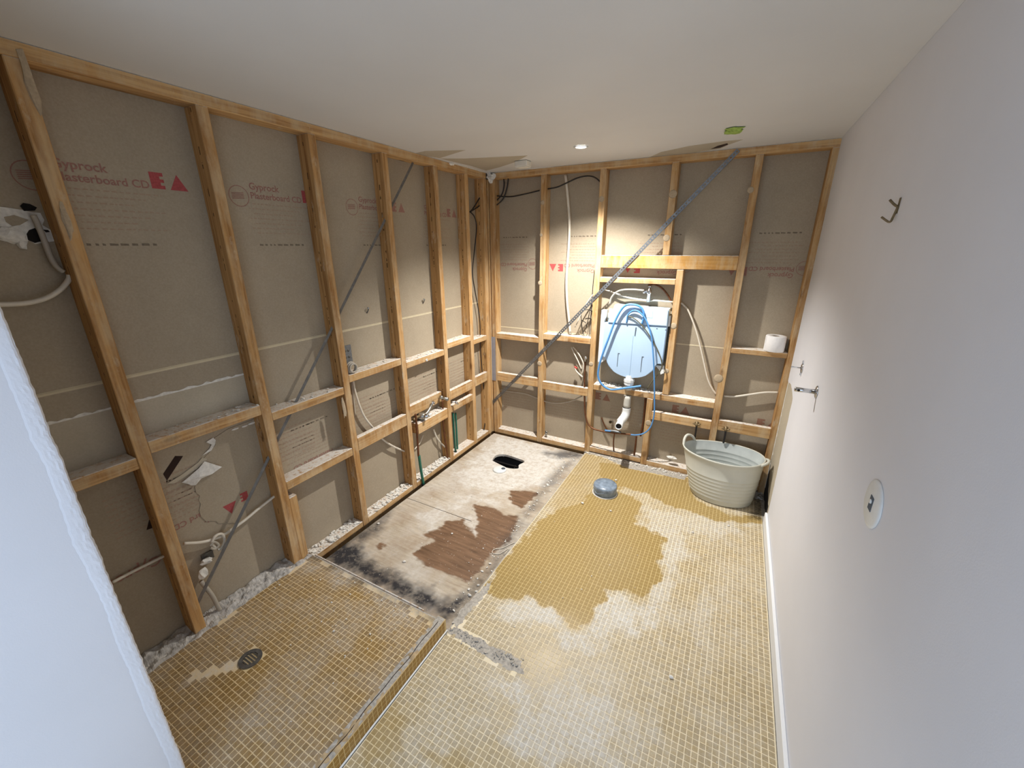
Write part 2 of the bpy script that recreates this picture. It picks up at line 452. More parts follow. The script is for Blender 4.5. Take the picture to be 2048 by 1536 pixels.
# numeric masks for stains
def vnoise(x, y, seed=0):
    xi, yi = np.floor(x).astype(int), np.floor(y).astype(int); fx, fy = x - xi, y - yi
    fx, fy = fx * fx * (3 - 2 * fx), fy * fy * (3 - 2 * fy)
    def h(a, b):
        n = np.sin(a * 127.1 + b * 311.7 + seed * 74.7) * 43758.5453; return n - np.floor(n)
    return (h(xi, yi) * (1 - fx) + h(xi + 1, yi) * fx) * (1 - fy) + (h(xi, yi + 1) * (1 - fx) + h(xi + 1, yi + 1) * fx) * fy
def fbm(x, y, s, seed=0):
    return sum(vnoise(x * s * 2 ** i, y * s * 2 ** i, seed + i) * 0.5 ** (i + 1) for i in range(4))
def sdf(x, y, poly):
    P = np.array(poly, float); d = np.full(x.shape, 1e9); ins = np.zeros(x.shape, bool); n = len(P)
    for i in range(n):
        ax, ay = P[i]; bx, by = P[(i + 1) % n]; ex, ey = bx - ax, by - ay; L2 = ex * ex + ey * ey + 1e-12
        s = np.clip(((x - ax) * ex + (y - ay) * ey) / L2, 0, 1)
        d = np.minimum(d, np.hypot(x - ax - s * ex, y - ay - s * ey))
        if abs(ey) > 1e-12:
            c = ((ay > y) != (by > y)) & (x < ex * (y - ay) / ey + ax); ins ^= c
    return np.where(ins, -d, d)
def soft(d, w): return np.clip(0.5 - d / w, 0, 1)
def set_stain(me, arr):
    at = me.attributes.new('stain', 'FLOAT_COLOR', 'POINT'); at.data.foreach_set('color', np.ascontiguousarray(arr, np.float32).ravel())
def FP(pts, z=0.0): return [tuple(FL(a, b, z))[:2] for a, b in pts]

WET = [FP([(1165, 1005), (1180, 985), (1235, 985), (1270, 992), (1286, 1008), (1272, 1035), (1276, 1056), (1336, 1074), (1324, 1105), (1316, 1140), (1326, 1152), (1302, 1190), (1286, 1198), (1262, 1180), (1212, 1182), (1204, 1202), (1172, 1248), (1156, 1264), (1136, 1252), (1110, 1216), (1052, 1195), (975, 1190), (958, 1186), (1005, 1125), (1070, 1052), (1115, 1020)]),
       FP([(1196, 925), (1280, 930), (1372, 950), (1392, 1002), (1460, 1030), (1534, 1036), (1530, 1048), (1430, 1040), (1330, 1005), (1290, 985), (1230, 975), (1200, 950)])]
DUSTP = [(FP([(1286, 1008), (1400, 1020), (1520, 1050), (1470, 1075), (1420, 1090), (1335, 1085), (1272, 1050)]), 0.55),
         (FP([(1325, 1075), (1400, 1080), (1390, 1110), (1340, 1180), (1300, 1220), (1285, 1195), (1320, 1150)]), 0.6),
         (FP([(960, 1190), (1050, 1195), (1110, 1215), (1155, 1262), (1210, 1185), (1262, 1182), (1300, 1200), (1290, 1280), (1180, 1290), (1080, 1260), (980, 1230)]), 0.75),
         (FP([(1010, 1400), (1120, 1350), (1230, 1400), (1260, 1536), (1050, 1536), (980, 1480)]), 0.7),
         (FP([(1380, 1220), (1420, 1200), (1430, 1380), (1390, 1380)]), 0.45),
         (FP([(760, 1470), (900, 1380), (960, 1440), (900, 1536), (720, 1536)]), 0.4),
         (FP([(1200, 1440), (1300, 1400), (1330, 1536), (1210, 1536)]), 0.5)]
MOULD = [FP([(1500, 985), (1530, 960), (1530, 1040), (1505, 1035)])]
def main_stain(x, y):
    n = (fbm(x, y, 14, 3) - 0.47) * 0.10 + (fbm(x, y, 50, 5) - 0.47) * 0.03
    wet = np.maximum.reduce([soft(sdf(x, y, p) + n, 0.012) for p in WET])
    dust = np.full(x.shape, 0.30) * np.clip(0.1 + 1.8 * fbm(x, y, 4, 11), 0, 2)
    for p, s in DUSTP: dust = np.maximum(dust, min(0.95, s * 1.15) * soft(sdf(x, y, p) + (fbm(x, y, 9, 21) - 0.47) * 0.34, 0.10))
    rim = np.clip(1 - np.abs(np.minimum.reduce([sdf(x, y, p) + n for p in WET[:1]]) - 0.03) / 0.05, 0, 1) * np.clip(fbm(x, y, 6, 77) * 2.2 - 0.55, 0, 1)
    dust = np.maximum(dust, 0.8 * rim * (x > 1.08))
    mould = np.maximum.reduce([soft(sdf(x, y, p) + n, 0.05) for p in MOULD]) * 0.9
    yellow = soft(sdf(x, y, FP([(1160, 905), (1240, 915), (1200, 1010), (1090, 1060), (1110, 990)])) + n, 0.08) * 0.45
    for q, k in ((FP([(745, 1430), (805, 1430), (790, 1500), (740, 1540), (690, 1540)]), 0.5), (FP([(870, 1515), (950, 1500), (985, 1540), (870, 1540)]), 0.55), (FP([(1040, 1290), (1110, 1300), (1130, 1390), (1050, 1370)]), 0.3), (FP([(1230, 1030), (1275, 1000), (1290, 1040), (1250, 1080)]), 0.4)):
        yellow = np.maximum(yellow, k * soft(sdf(x, y, q) + n * 2, 0.05))
    return np.maximum(wet, yellow), dust * (1 - wet) * (1 - yellow * 0.7), mould
def shower_stain(x, y):
    dust = 0.5 * np.clip(fbm(x, y, 5, 31) * 1.9 - 0.5, 0, 1) + 0.08
    dust = np.maximum(dust, 0.8 * soft(sdf(x, y, FP([(380, 1350), (480, 1310), (490, 1325), (420, 1360), (350, 1385)], ZS)) + (fbm(x, y, 20, 5) - 0.47) * 0.06, 0.05))
    for q in ([(575, 1365), (605, 1350), (610, 1362), (585, 1375)], [(560, 1390), (590, 1380), (600, 1395), (570, 1405)], [(620, 1120), (730, 1160), (700, 1180), (600, 1140)], [(690, 1190), (760, 1210), (700, 1310), (640, 1290)]):
        dust = np.maximum(dust, 0.42 * soft(sdf(x, y, FP(q, ZS)) + (fbm(x, y, 20, 9) - 0.47) * 0.08, 0.04))
    dust = np.maximum(dust, 0.7 * soft(-(y + 2.20) + (fbm(x, y, 9, 43) - 0.47) * 0.2, 0.1))
    mould = 0.6 * soft(np.abs(y + 2.14) - 0.02 + (fbm(x, y, 15, 41) - 0.47) * 0.12, 0.06)
    return np.zeros(x.shape), dust, mould

# ================================================================== STRUCTURE: floor
floor = empty('floor', (1.2, -1.8, 0), 'gold mosaic tiled bathroom floor with bare plywood on its left', 'floor', kind='structure')
box('underfloor_bed', (-0.2, -3.8, -0.42), (2.6, 0.25, -0.40), 'void_dark', floor)
box('underfloor_light_block', (-0.2, -3.8, -0.40), (-0.15, 0.25, -0.1), 'void_dark', floor); box('underfloor_light_block', (2.55, -3.8, -0.40), (2.6, 0.25, -0.04), 'void_dark', floor)  # unseen skirts added to keep sky light out of the void
box('underfloor_light_block', (-0.15, 0.2, -0.40), (2.55, 0.25, -0.1), 'void_dark', floor); box('underfloor_light_block', (-0.15, -3.8, -0.40), (2.55, -3.76, -0.04), 'void_dark', floor)

def grid_mesh(x0, x1, y0, y1, z, step, fn, keep=None, depth=0.0):
    nx, ny = max(1, round((x1 - x0) / step)), max(1, round((y1 - y0) / step))
    X, Y = np.meshgrid(np.linspace(x0, x1, nx + 1), np.linspace(y0, y1, ny + 1)); X, Y = X.ravel(), Y.ravel()
    return X, Y, nx, ny
# screed under the main tiles and in the strip where tiles are gone
TX0, TX1, TY0, TY1 = 1.012, 2.408, -3.64, -0.028
def quad_sheet(name, x0, x1, y0, y1, z, step, stain_fn, mat, parent, bumpf=None):
    X, Y, nx, ny = grid_mesh(x0, x1, y0, y1, z, step, None)
    Z = np.full(X.shape, z) + (bumpf(X, Y) if bumpf else 0)
    me = bpy.data.meshes.new(name); base = Vector(((x0 + x1) / 2, (y0 + y1) / 2, z))
    faces = [(j * (nx + 1) + i, j * (nx + 1) + i + 1, (j + 1) * (nx + 1) + i + 1, (j + 1) * (nx + 1) + i) for j in range(ny) for i in range(nx)]
    me.from_pydata(np.stack([X - base.x, Y - base.y, Z - base.z], 1).tolist(), [], faces)
    if stain_fn:
        w, d, m = stain_fn(X, Y); set_stain(me, np.stack([w, d, np.full(X.shape, 0.5), m], 1))
    return link(name, me, mat, parent, base)
slab = box('screed_slab', (1.0, -3.75, -0.04), (2.436, -0.012, -0.006), 'screed', floor)
quad_sheet('grout_bed', TX0 - 0.002, TX1, TY0, TY1, -0.0012, PITCH_T / 2, main_stain, 'grout', floor)

# broken-out places in the mosaic: polygons in plan
crack = FP([(893, 1258), (915, 1255), (960, 1278), (1000, 1300), (1040, 1318), (1048, 1345), (1030, 1345), (985, 1322), (940, 1290), (900, 1268)])
strip = FP([(905, 1245), (925, 1215), (965, 1175), (985, 1160), (975, 1185), (940, 1225), (915, 1255)])
backedge = FP([(1168, 903), (1215, 918), (1260, 938), (1300, 945), (1370, 960), (1380, 940), (1290, 920), (1180, 895)])
def missing(x, y):
    n = (fbm(x, y, 25, 8) - 0.47) * 0.06
    return np.minimum.reduce([sdf(x, y, p) for p in (crack, strip, backedge)]) + n < 0.004
# grey screed showing in the broken-out places (sits just over the grout bed)
def screed_patch(name, poly, seed):
    pts = rough_line([(*p, 0.0) for p in poly + poly[:1]], 0.006, 0.012, lambda a, b: Vector((a, b, 0)), seed)[:-1]
    slab_poly(name, [Vector((p.x, p.y, -0.003)) for p in pts], (0, 0, 1), 0.0026, 'screed', floor)
screed_patch('broken_screed', crack, 3); screed_patch('broken_screed', strip, 4); screed_patch('broken_screed', backedge, 5)

def tile_geo(cx, cy, z, s, th=0.0011, ch=0.0004):
    """3x3 top grid, small chamfer skirts"""
    h = s / 2; t = [(cx + a * (h - ch), cy + b * (h - ch), z) for b in (-1, 0, 1) for a in (-1, 0, 1)]
    o = [(cx - h, cy - h, z - th), (cx + h, cy - h, z - th), (cx + h, cy + h, z - th), (cx - h, cy + h, z - th)]
    f = [(0, 1, 4, 3), (1, 2, 5, 4), (3, 4, 7, 6), (4, 5, 8, 7), (9, 10, 2, 1, 0), (10, 11, 8, 5, 2), (11, 12, 6, 7, 8), (12, 9, 0, 3, 6)]
    return t + o, f
def cam_depth_px(x, y, z):
    d = Vector((x, y, z)) - CAM; w = d.dot(FWD)
    if w < 0.05: return None
    u, v = 1024 + FPX * d.dot(RIGHT) / w, 768 - FPX * d.dot(UP) / w
    return (u, v, w)
def mosaic(x0, x1, y0, y1, z, stain_fn, parent, mat, skip, hidden=None, seed=0, slope=None):
    nx, ny = int((x1 - x0) / PITCH_T), int((y1 - y0) / PITCH_T)
    cx = x0 + (np.arange(nx) + 0.5) * PITCH_T; cy = y1 - (np.arange(ny) + 0.5) * PITCH_T
    CX, CY = [a.ravel() for a in np.meshgrid(cx, cy)]
    ok = ~skip(CX, CY); CX, CY = CX[ok], CY[ok]
    r = np.random.default_rng(seed); dz = r.normal(0, 0.00010, CX.size); tint = r.random(CX.size)
    jx = r.normal(0, 0.00035, CX.size); jy = r.normal(0, 0.00035, CX.size)
    inview = []
    for i in range(CX.size):
        q = cam_depth_px(CX[i], CY[i], z)
        if q and 0 < q[0] < 2048 and 0 < q[1] < 1536 and not (hidden and hidden(q[0], q[1])): inview.append((q[2], i))
    near = {i for _, i in sorted(inview)[:300]}
    V, F, S = [], [], []
    allx, ally, single = [], [], []
    for i in range(CX.size):
        zz = z + dz[i] + (slope(CX[i], CY[i]) if slope else 0); v, f = tile_geo(CX[i] + jx[i], CY[i] + jy[i], zz, PITCH_T - 0.0031)
        if i in near: single.append((i, zz, v, f)); continue
        o = len(V); V += v; F += [tuple(k + o for k in q) for q in f]; S += [tint[i]] * 13
    A = np.array(V); w, d, m = stain_fn(A[:, 0], A[:, 1]); base = Vector(((x0 + x1) / 2, (y0 + y1) / 2, z))
    me = bpy.data.meshes.new('mosaic_field'); me.from_pydata((A - np.array(base)).tolist(), [], F)
    set_stain(me, np.stack([w, d, np.array(S), m], 1)); o = link('mosaic_field', me, mat, parent, base); o['kind'] = 'stuff'
    for i, zz, v, f in single:
        A = np.array(v); w, d, m = stain_fn(A[:, 0], A[:, 1]); b = Vector((CX[i], CY[i], zz))
        me = bpy.data.meshes.new('tile'); me.from_pydata((A - np.array(b)).tolist(), [], f)
        set_stain(me, np.stack([w, d, np.full(13, tint[i]), m], 1)); link('tile', me, mat, parent, b)
mosaic(TX0, TX1, TY0, TY1, -0.0004, main_stain, floor, 'mosaic', missing, seed=1)

# plywood sheet, holes and stains
PX0, PX1, PY0, PY1 = 0.028, 1.006, -2.16, -0.03
hole = [(p.x, p.y) for p in spline([(*q, 0) for q in FP([(984, 921), (992, 911), (1010, 909), (1036, 917), (1049, 923), (1038, 930), (1036, 937), (1016, 936), (1000, 929), (984, 921)], ZP)], 5)][:-1]
PWET = [FP([(945, 1008), (975, 1012), (1010, 1030), (1035, 1033), (1030, 1060), (1008, 1085), (988, 1105), (952, 1150), (932, 1162), (890, 1142), (850, 1132), (822, 1112), (832, 1100), (865, 1085), (850, 1068), (880, 1060), (888, 1042), (925, 1040), (952, 1075), (957, 1050)], ZP),
        FP([(1022, 980), (1060, 982), (1076, 986), (1066, 1000), (1042, 1017), (1020, 998)], ZP), FP([(750, 1090), (762, 1086), (770, 1094), (758, 1100)], ZP)]
PMOULD = [FP([(640, 1118), (690, 1075), (715, 1088), (745, 1128), (830, 1170), (900, 1200), (930, 1195), (915, 1235), (890, 1240), (840, 1215), (740, 1165)], ZP),
          FP([(980, 1130), (1060, 1010), (1100, 950), (1130, 925), (1150, 920), (1090, 990), (1035, 1065), (1000, 1120), (930, 1225), (905, 1225), (950, 1165)], ZP),
          FP([(1085, 905), (1165, 900), (1165, 915), (1120, 918)], ZP), FP([(690, 1080), (760, 1035), (790, 1015), (760, 1060), (720, 1085)], ZP)]
PWHITE = [(FP([(1000, 870), (1100, 890), (1150, 915), (1090, 975), (1030, 985), (960, 990), (900, 960), (960, 900)], ZP), 0.9), (FP([(830, 1030), (940, 985), (1000, 1010), (940, 1010), (890, 1035), (860, 1070)], ZP), 0.8),
          (FP([(700, 1110), (780, 1060), (830, 1090), (780, 1120)], ZP), 0.3), (FP([(930, 1030), (960, 1010), (960, 1075), (940, 1075), (925, 1055)], ZP), 0.8), (FP([(780, 1130), (900, 1150), (930, 1190), (820, 1170)], ZP), 0.3)]
def ply_stain(x, y):
    n = (fbm(x, y, 16, 3) - 0.47) * 0.07 + (fbm(x, y, 60, 5) - 0.47) * 0.03; nx = (fbm(x * 0.4, y * 2.2, 18, 6) - 0.47) * 0.06
    wet = np.maximum.reduce([soft(sdf(x, y, p) + n * 0.6 + nx, 0.016) for p in PWET])
    mould = np.maximum.reduce([k * soft(sdf(x, y, p) + n * 1.5, 0.09) for p, k in zip(PMOULD, (1.0, 0.6, 0.8, 0.8))])
    white = 0.55 * np.clip(fbm(x, y, 5, 17) * 2 - 0.45, 0, 1)
    for p, s in PWHITE: white = np.maximum(white, s * soft(sdf(x, y, p) + n * 3, 0.14))
    return wet, white * (1 - wet * 0.85), mould
def build_ply():
    st = 0.0065
    nx, ny = round((PX1 - PX0) / st), round((PY1 - PY0) / st)
    X, Y = np.meshgrid(np.linspace(PX0, PX1, nx + 1), np.linspace(PY0, PY1, ny + 1)); sh = X.shape
    d = sdf(X.ravel(), Y.ravel(), hole).reshape(sh)
    inside = d < 0
    cell_in = inside[:-1, :-1] & inside[1:, :-1] & inside[:-1, 1:] & inside[1:, 1:]
    cell_any = inside[:-1, :-1] | inside[1:, :-1] | inside[:-1, 1:] | inside[1:, 1:]
    # pull inside corners of boundary cells onto the outline
    HP = np.array(hole); HQ = np.roll(HP, -1, 0)
    xs, ys = X.copy(), Y.copy()
    for j, i in zip(*np.where(inside)):
        p = np.array([X[j, i], Y[j, i]]); e = HQ - HP; s = np.clip(((p - HP) * e).sum(1) / ((e * e).sum(1) + 1e-12), 0, 1)
        q = HP + s[:, None] * e; k = np.argmin(((q - p) ** 2).sum(1)); xs[j, i], ys[j, i] = q[k]
    V = np.stack([xs.ravel(), ys.ravel(), np.full(xs.size, ZP) + (fbm(xs.ravel(), ys.ravel(), 3, 2) - 0.47) * 0.002], 1)
    F = [(j * (nx + 1) + i, j * (nx + 1) + i + 1, (j + 1) * (nx + 1) + i + 1, (j + 1) * (nx + 1) + i) for j in range(ny) for i in range(nx) if not cell_in[j, i]]
    V = V.tolist(); n0 = len(V)
    th = 0.019
    # hole wall and outer edges
    m = len(hole)
    for p in hole: V.append((p[0], p[1], ZP + 0.0005))
    for p in hole: V.append((p[0], p[1], ZP - th))
    for k in range(m): F.append((n0 + k, n0 + m + k, n0 + m + (k + 1) % m, n0 + (k + 1) % m))
    n1 = len(V)
    V += [(PX0, PY0, ZP), (PX1, PY0, ZP), (PX1, PY1, ZP), (PX0, PY1, ZP), (PX0, PY0, ZP - th), (PX1, PY0, ZP - th), (PX1, PY1, ZP - th), (PX0, PY1, ZP - th)]
    for k in range(4): F.append((n1 + k, n1 + 4 + k, n1 + 4 + (k + 1) % 4, n1 + (k + 1) % 4))
    A = np.array(V); w, wh, mo = ply_stain(A[:, 0], A[:, 1]); base = Vector((0.5, -1.1, ZP - th))
    me = bpy.data.meshes.new('plywood_sheet'); me.from_pydata((A - np.array(base)).tolist(), [], F)
    w[n0:] = 0; mo[n0:n1] = 0
    set_stain(me, np.stack([w, wh, mo, np.zeros(len(A))], 1))
    return link('plywood_sheet', me, 'plywood', floor, base)
build_ply()
box('sheet_joint', (0.03, -1.3315, ZP - 0.004), (0.62, -1.3285, ZP + 0.0012), 'slot_dark', floor)

# ================================================================== STRUCTURE: ceiling
ceiling = empty('ceiling', (1.2, -2.0, H), 'white painted flat ceiling with torn edges along the stripped walls', 'ceiling', kind='structure')
box('ceiling_board', (-0.2, -3.8, H), (2.6, 0.25, H + 0.03), 'ceiling_paint', ceiling)
for k, pts in enumerate([[(832, 306), (850, 302), (931, 300), (905, 308), (880, 316), (845, 311)], [(880, 317), (930, 317), (1055, 311), (1030, 324), (1000, 334), (972, 341), (940, 331)],
                         [(1300, 314), (1322, 304), (1378, 292), (1450, 282), (1486, 279), (1458, 289), (1440, 297), (1390, 305), (1335, 311)]]):
    slab_poly('torn_paper', [CE(*p) for p in pts], (0, 0, -1), 0.0008, 'torn_core', ceiling)
slab_poly('ceiling_tear', [CE(*p) + Vector((0, 0, -0.0009)) for p in [(1421, 298), (1436, 291), (1455, 286), (1456, 289), (1440, 295)]], (0, 0, -1), 0.0004, 'slot_dark', ceiling)
for k, (a, b) in enumerate([((905, 326), (975, 346)), ((1060, 338), (1300, 318)), ((1480, 300), (1675, 285))]):
    A, B = CE(*a), CE(*b); nr = Vector((0, 1, 0)) if abs(B.x - A.x) > abs(B.y - A.y) else Vector((-1, 0, 0))
    line = rough_line([A, B], 0.006, 0.02, lambda p, q: Vector((p, q, 0)), 30 + k)
    slab_poly('torn_plaster_edge', [p - nr * 0.012 for p in line] + [p + nr * 0.012 for p in reversed(line)], (0, 0, -1), 0.003, 'plaster', ceiling)
blob('corner_plaster', CE(981, 345) + Vector((0.0, 0.0, -0.03)), (0.026, 0.026, 0.03), 'plaster', ceiling, 4, 3, 0.9)
blob('plaster_lump', LW(903, 328), (0.012, 0.03, 0.01), 'plaster', ceiling, 5)

# ================================================================== STRUCTURE: left wall frame
SHL, SHB = Sheet('L', 0.0009), Sheet('B', 0.0009)
wl = empty('wall_left', (0, -1.4, 0), 'stripped left wall of pine studs over brown plasterboard backing', 'wall', kind='structure')
bl_up = box('plasterboard', (-D - 0.012, -3.25, 1.315), (-D, D + 0.012, H), 'kraft_paper', wl)
bl_lo = box('plasterboard', (-D - 0.012, -3.25, -0.1), (-D, D + 0.012, 1.3075), 'kraft_paper', wl)
box('joint_tape', (-D - 0.004, -3.2, 1.3075), (-D + 0.0012, -0.03, 1.3165), 'joint_tape', wl)
box('joint_tape', (-D - 0.003, -3.2, 1.3175), (-D + 0.0006, -0.03, 1.3205), 'joint_tape', wl)
# torn paper band low on the first two bays
for a, b, sd in ((-2.97, -2.744, 1), (-2.697, -2.233, 2)):
    slab_poly('torn_paper', [Vector((-D, a, 1.0)), Vector((-D, b, 1.0)), Vector((-D, b, 1.203)), Vector((-D, a, 1.203))], (1, 0, 0), 0.0006, 'torn_core', wl)
    top = rough_line([(-D, a, 1.214), (-D, b, 1.211)], 0.005, 0.018, lambda p, q: Vector((0, p * 0.3, q)), sd)
    slab_poly('torn_edge', top + [Vector((-D, b, 1.203)), Vector((-D, a, 1.203))], (1, 0, 0), 0.0022, 'plaster', wl)

ys = {'A': -2.744, 'B': -2.233, 'C': -1.731, 'D': -1.226, 'E': -0.7345, 'F': -0.347}
ZT = H - 0.047
studsL = {}
for k, y in ys.items():
    zb = {'A': 0.062, 'B': 0.045}.get(k, -0.016)
    studsL[k] = timber('stud', (-D, y, zb), (0, y + T, ZT), wl, 'pine_marked')
studsL['G'] = timber('stud', (-D, -0.078, -0.016), (0, -0.024, ZT), wl, 'pine_marked')
timber('stud', (-0.045, -0.010, -0.016), (0.003, 0.06, ZT), wl)
timber('stud', (-D, -3.2, 0.06), (0, -3.153, ZT), wl)
timber('stud', (-D + 0.005, -2.233 + T + 0.001, 0.03), (-0.004, -2.233 + T + 0.046, 0.48), wl)       # short packer beside the second stud
timber('top_plate', (-D, -3.2, ZT), (0, -0.03, H - 0.001), wl)
def nogL(y0, y1, z0, z1, x0=-D, x1=-0.001, mat='pine'): return timber('nogging', (x0, y0, z0), (x1, y1, z1), wl, mat)
e = 0.0008
nogL(-3.15, ys['A'] - e, 0.958, 1.008)
nogL(ys['A'] + T + e, ys['B'] - e, 1.004, 1.057)
nogL(ys['B'] + T + e, ys['C'] - e, 0.952, 0.998)
nogL(ys['C'] + T + e, ys['D'] - e, 1.012, 1.060)
nogL(ys['D'] + T + e, ys['E'] - e, 0.970, 1.017)
nogL(ys['E'] + T + e, ys['F'] - e, 1.012, 1.060)
nogL(ys['F'] + T + e, -0.083, 0.968, 1.014)
nogL(ys['B'] + T + e, ys['C'] - e, 0.534, 0.586)
nogL(ys['C'] + T + e, ys['D'] - e, 0.542, 0.634, -0.036)
nogL(ys['D'] + T + e, ys['E'] - e, 0.560, 0.650, -0.088, -0.052)
nogL(ys['D'] + 0.115, ys['E'] - e, 0.418, 0.505, -0.088)
nogL(ys['E'] + T + e, ys['F'] - e, 0.560, 0.645, -0.036)
nogL(ys['E'] + T + e, ys['F'] - e, 0.446, 0.507, -0.036)
nogL(ys['F'] + T + e, -0.083, 0.565, 0.655, -0.036)
plL = [(-2.185 + 0.047, ys['C'] - e), (ys['C'] + T + e, ys['D'] - e), (ys['D'] + T + e, ys['E'] - e), (ys['E'] + T + e, ys['F'] - e), (ys['F'] + T + e, -0.083)]
for a, b in plL: timber('bottom_plate', (-D, a, -0.016), (-0.002, b, 0.026), wl)
timber('bottom_plate', (-D, ys['A'] + T + e, 0.02), (-0.004, ys['B'] - e, 0.062), wl)
timber('bottom_plate', (-D, -3.15, 0.02), (-0.004, ys['A'] - e, 0.062), wl)
timber('floor_joist', (-0.14, -3.2, -0.2), (-0.03, 0.1, -0.02), wl)

# printed marks on the left boards
def logo_E(sheet, s, z, parent, flip=False, k=1.0, mat='print_red'):
    w, h = 0.046 * k, 0.06 * k; sg = -1 if flip else 1
    q = [(0, 0), (w, 0), (w, h * .2), (w * .72, h * .2), (w * .72, h * .4), (w, h * .4), (w, h * .6), (w * .72, h * .6), (w * .72, h * .8), (w, h * .8), (w, h), (0, h)]
    polys = [[(0, 0), (w * .72, 0), (w * .72, h), (0, h)], [(w * .72, 0), (w, 0), (w, h * .22), (w * .72, h * .22)], [(w * .72, h * .4), (w, h * .4), (w, h * .6), (w * .72, h * .6)], [(w * .72, h * .78), (w, h * .78), (w, h), (w * .72, h)]]
    print_poly('printed_mark', [[(s + sg * a, z + sg * b) for a, b in p] for p in polys], sheet, parent, mat)
def logo_A(sheet, s, z, parent, flip=False, k=1.0, mat='print_red'):
    w, h = 0.064 * k, 0.06 * k; sg = -1 if flip else 1
    print_poly('printed_mark', [[(s + sg * a, z + sg * b) for a, b in ((0, 0), (w, 0), (w * .5, h))]], sheet, parent, mat)
def logo_ring(sheet, s, z, parent, r=0.046, mat='print_pink'):
    polys = []; n = 28
    for i in range(n):
        a, b = 2 * math.pi * i / n, 2 * math.pi * (i + 1) / n
        polys.append([(s + rr * math.cos(c), z + rr * math.sin(c)) for rr, c in ((r, a), (r, b), (r * .93, b), (r * .93, a))])
    for i in range(5): polys.append([(s - r * .7, z - r * .30 + i * r * .13), (s + r * .5, z - r * .30 + i * r * .13 + 0.004), (s + r * .5, z - r * .30 + i * r * .13 + 0.007), (s - r * .7, z - r * .30 + i * r * .13 + 0.003)])
    print_poly('printed_mark', polys, sheet, parent, mat)
def stamp(sheet, s, z, parent, flip=False, ring=True, logos=True, gmat='print_red'):
    """one repeat of the maker's print; s is the left end of the lettering (right end when turned over)"""
    sg = -1 if flip else 1
    def rng_(a, b): return (s + a, s + b) if not flip else (s - b, s - a)
    a, b = rng_(0, 0.150); print_text('printed_word', 'Gyprock', sheet, a, b, z + sg * 0.040, parent, gmat if gmat != 'print_red' else 'print_pink', flip, True)
    a, b = rng_(0, 0.268); print_text('printed_word', 'Plasterboard CD', sheet, a, b, z, parent, 'print_pink', flip, True)
    if ring: logo_ring(sheet, s - sg * 0.055, z + sg * 0.005, parent)
    if logos:
        logo_E(sheet, s + sg * 0.275, z + sg * 0.002, parent, flip, 1.0, gmat); logo_A(sheet, s + sg * 0.338, z + sg * 0.002, parent, flip, 1.0, gmat)
    for i in range(7):
        a, b = rng_(0.0 - 0.02 * (i % 2), 0.30 - 0.05 * (i % 3)); dashes('printed_line', sheet, a, b, z - sg * (0.026 + i * 0.022), parent, 'print_faint', 0.005, i)
    a, b = rng_(0.0, 0.24); dashes('printed_line', sheet, a, b, z - sg * 0.215, parent, 'print_black', 0.009, 50, 0.008, 0.026, 0.008)
stamp(SHL, -2.690, 2.030, bl_up)
stamp(SHL, -2.025, 2.030, bl_up)
stamp(SHL, -1.368, 2.030, bl_up, gmat='print_pink')
stamp(SHL, -0.760, 2.030, bl_up, ring=False, gmat='print_pink')
for i, s in enumerate((-2.58, -1.98, -1.40, -0.84, -0.32)):
    stamp(SHL, s + 0.17, 0.60, bl_lo, flip=True, ring=False, logos=False)
    for j in range(8): dashes('printed_line', SHL, s - 0.28, s + 0.06, 0.66 + 0.026 * j, bl_lo, 'print_faint', 0.006, 70 + i * 9 + j)
print_text('printed_word', 'Gyprock', SHL, -2.97, -2.75, 0.50, bl_lo, 'print_pink', True, True)

# damage on the left boards
slab_poly('board_slot_shade', [LW(*p, -D) for p in ((350, 912), (366, 912), (334, 961), (326, 948))], (1, 0, 0), 0.001, 'slot_dark', wl)  # flat dark patches painting the shade inside slots in the board
slab_poly('board_slot_shade', [LW(*p, -D) for p in ((298, 1040), (308, 1028), (307, 1055), (293, 1060))], (1, 0, 0), 0.001, 'slot_dark', wl)
lay = [LW(*p, -D) for p in ((455, 858), (428, 876), (430, 890), (418, 905), (408, 915), (404, 925), (400, 950), (389, 974), (392, 985), (399, 991), (397, 1000), (401, 1008), (398, 1020), (401, 1032), (406, 1037), (412, 1043), (420, 1041), (432, 1042), (436, 1046), (520, 1046), (540, 1000), (530, 830))]
slab_poly('loose_paper', lay, (1, 0, 0), 0.0028, 'kraft_paper', wl)
logo_sheet = Sheet('L', 0.0034); logo_A(logo_sheet, -2.405, 0.575, bl_lo, True, 1.0); logo_E(logo_sheet, -2.345, 0.598, bl_lo, True, 0.8)
slab_poly('torn_flap', [LW(*p, -D + .004) for p in ((404, 911), (422, 901), (429, 890), (431, 880), (426, 875), (412, 884), (423, 889), (418, 898))], (1, 0, 0), 0.0025, 'plaster', wl)
flap = [LW(*p, -D + .006) + Vector((0.018 * w, 0, 0)) for p, w in (((363, 965), .2), ((374, 955), .4), ((396, 935), .6), ((408, 922), .3), ((440, 932), 1), ((419, 946), 1.2), ((399, 955), 1), ((389, 969), .6), ((381, 970), .4), ((374, 967), .3))]
cen = sum(flap, Vector()) / len(flap)
put('torn_flap', flap + [cen + Vector((0.012, 0, 0))] + [p + Vector((-0.0015, 0, 0)) for p in flap], [(i, (i + 1) % 10, 10) for i in range(10)] + [(i, (i + 1) % 10, 11 + (i + 1) % 10, 11 + i) for i in range(10)], 'plaster', wl)
slab_poly('torn_flap', [LW(*p, -D + .003) for p in ((396, 925), (404, 915), (414, 918), (408, 924), (396, 936), (350, 966), (333, 968), (362, 950))], (1, 0, 0), 0.002, 'torn_core', wl)
for k, (px, py) in enumerate(((470, 858), (490, 852), (505, 846))): blob('torn_edge', LW(px, py, -D + .004), (0.004, 0.02, 0.006), 'plaster', wl, 60 + k, 1)
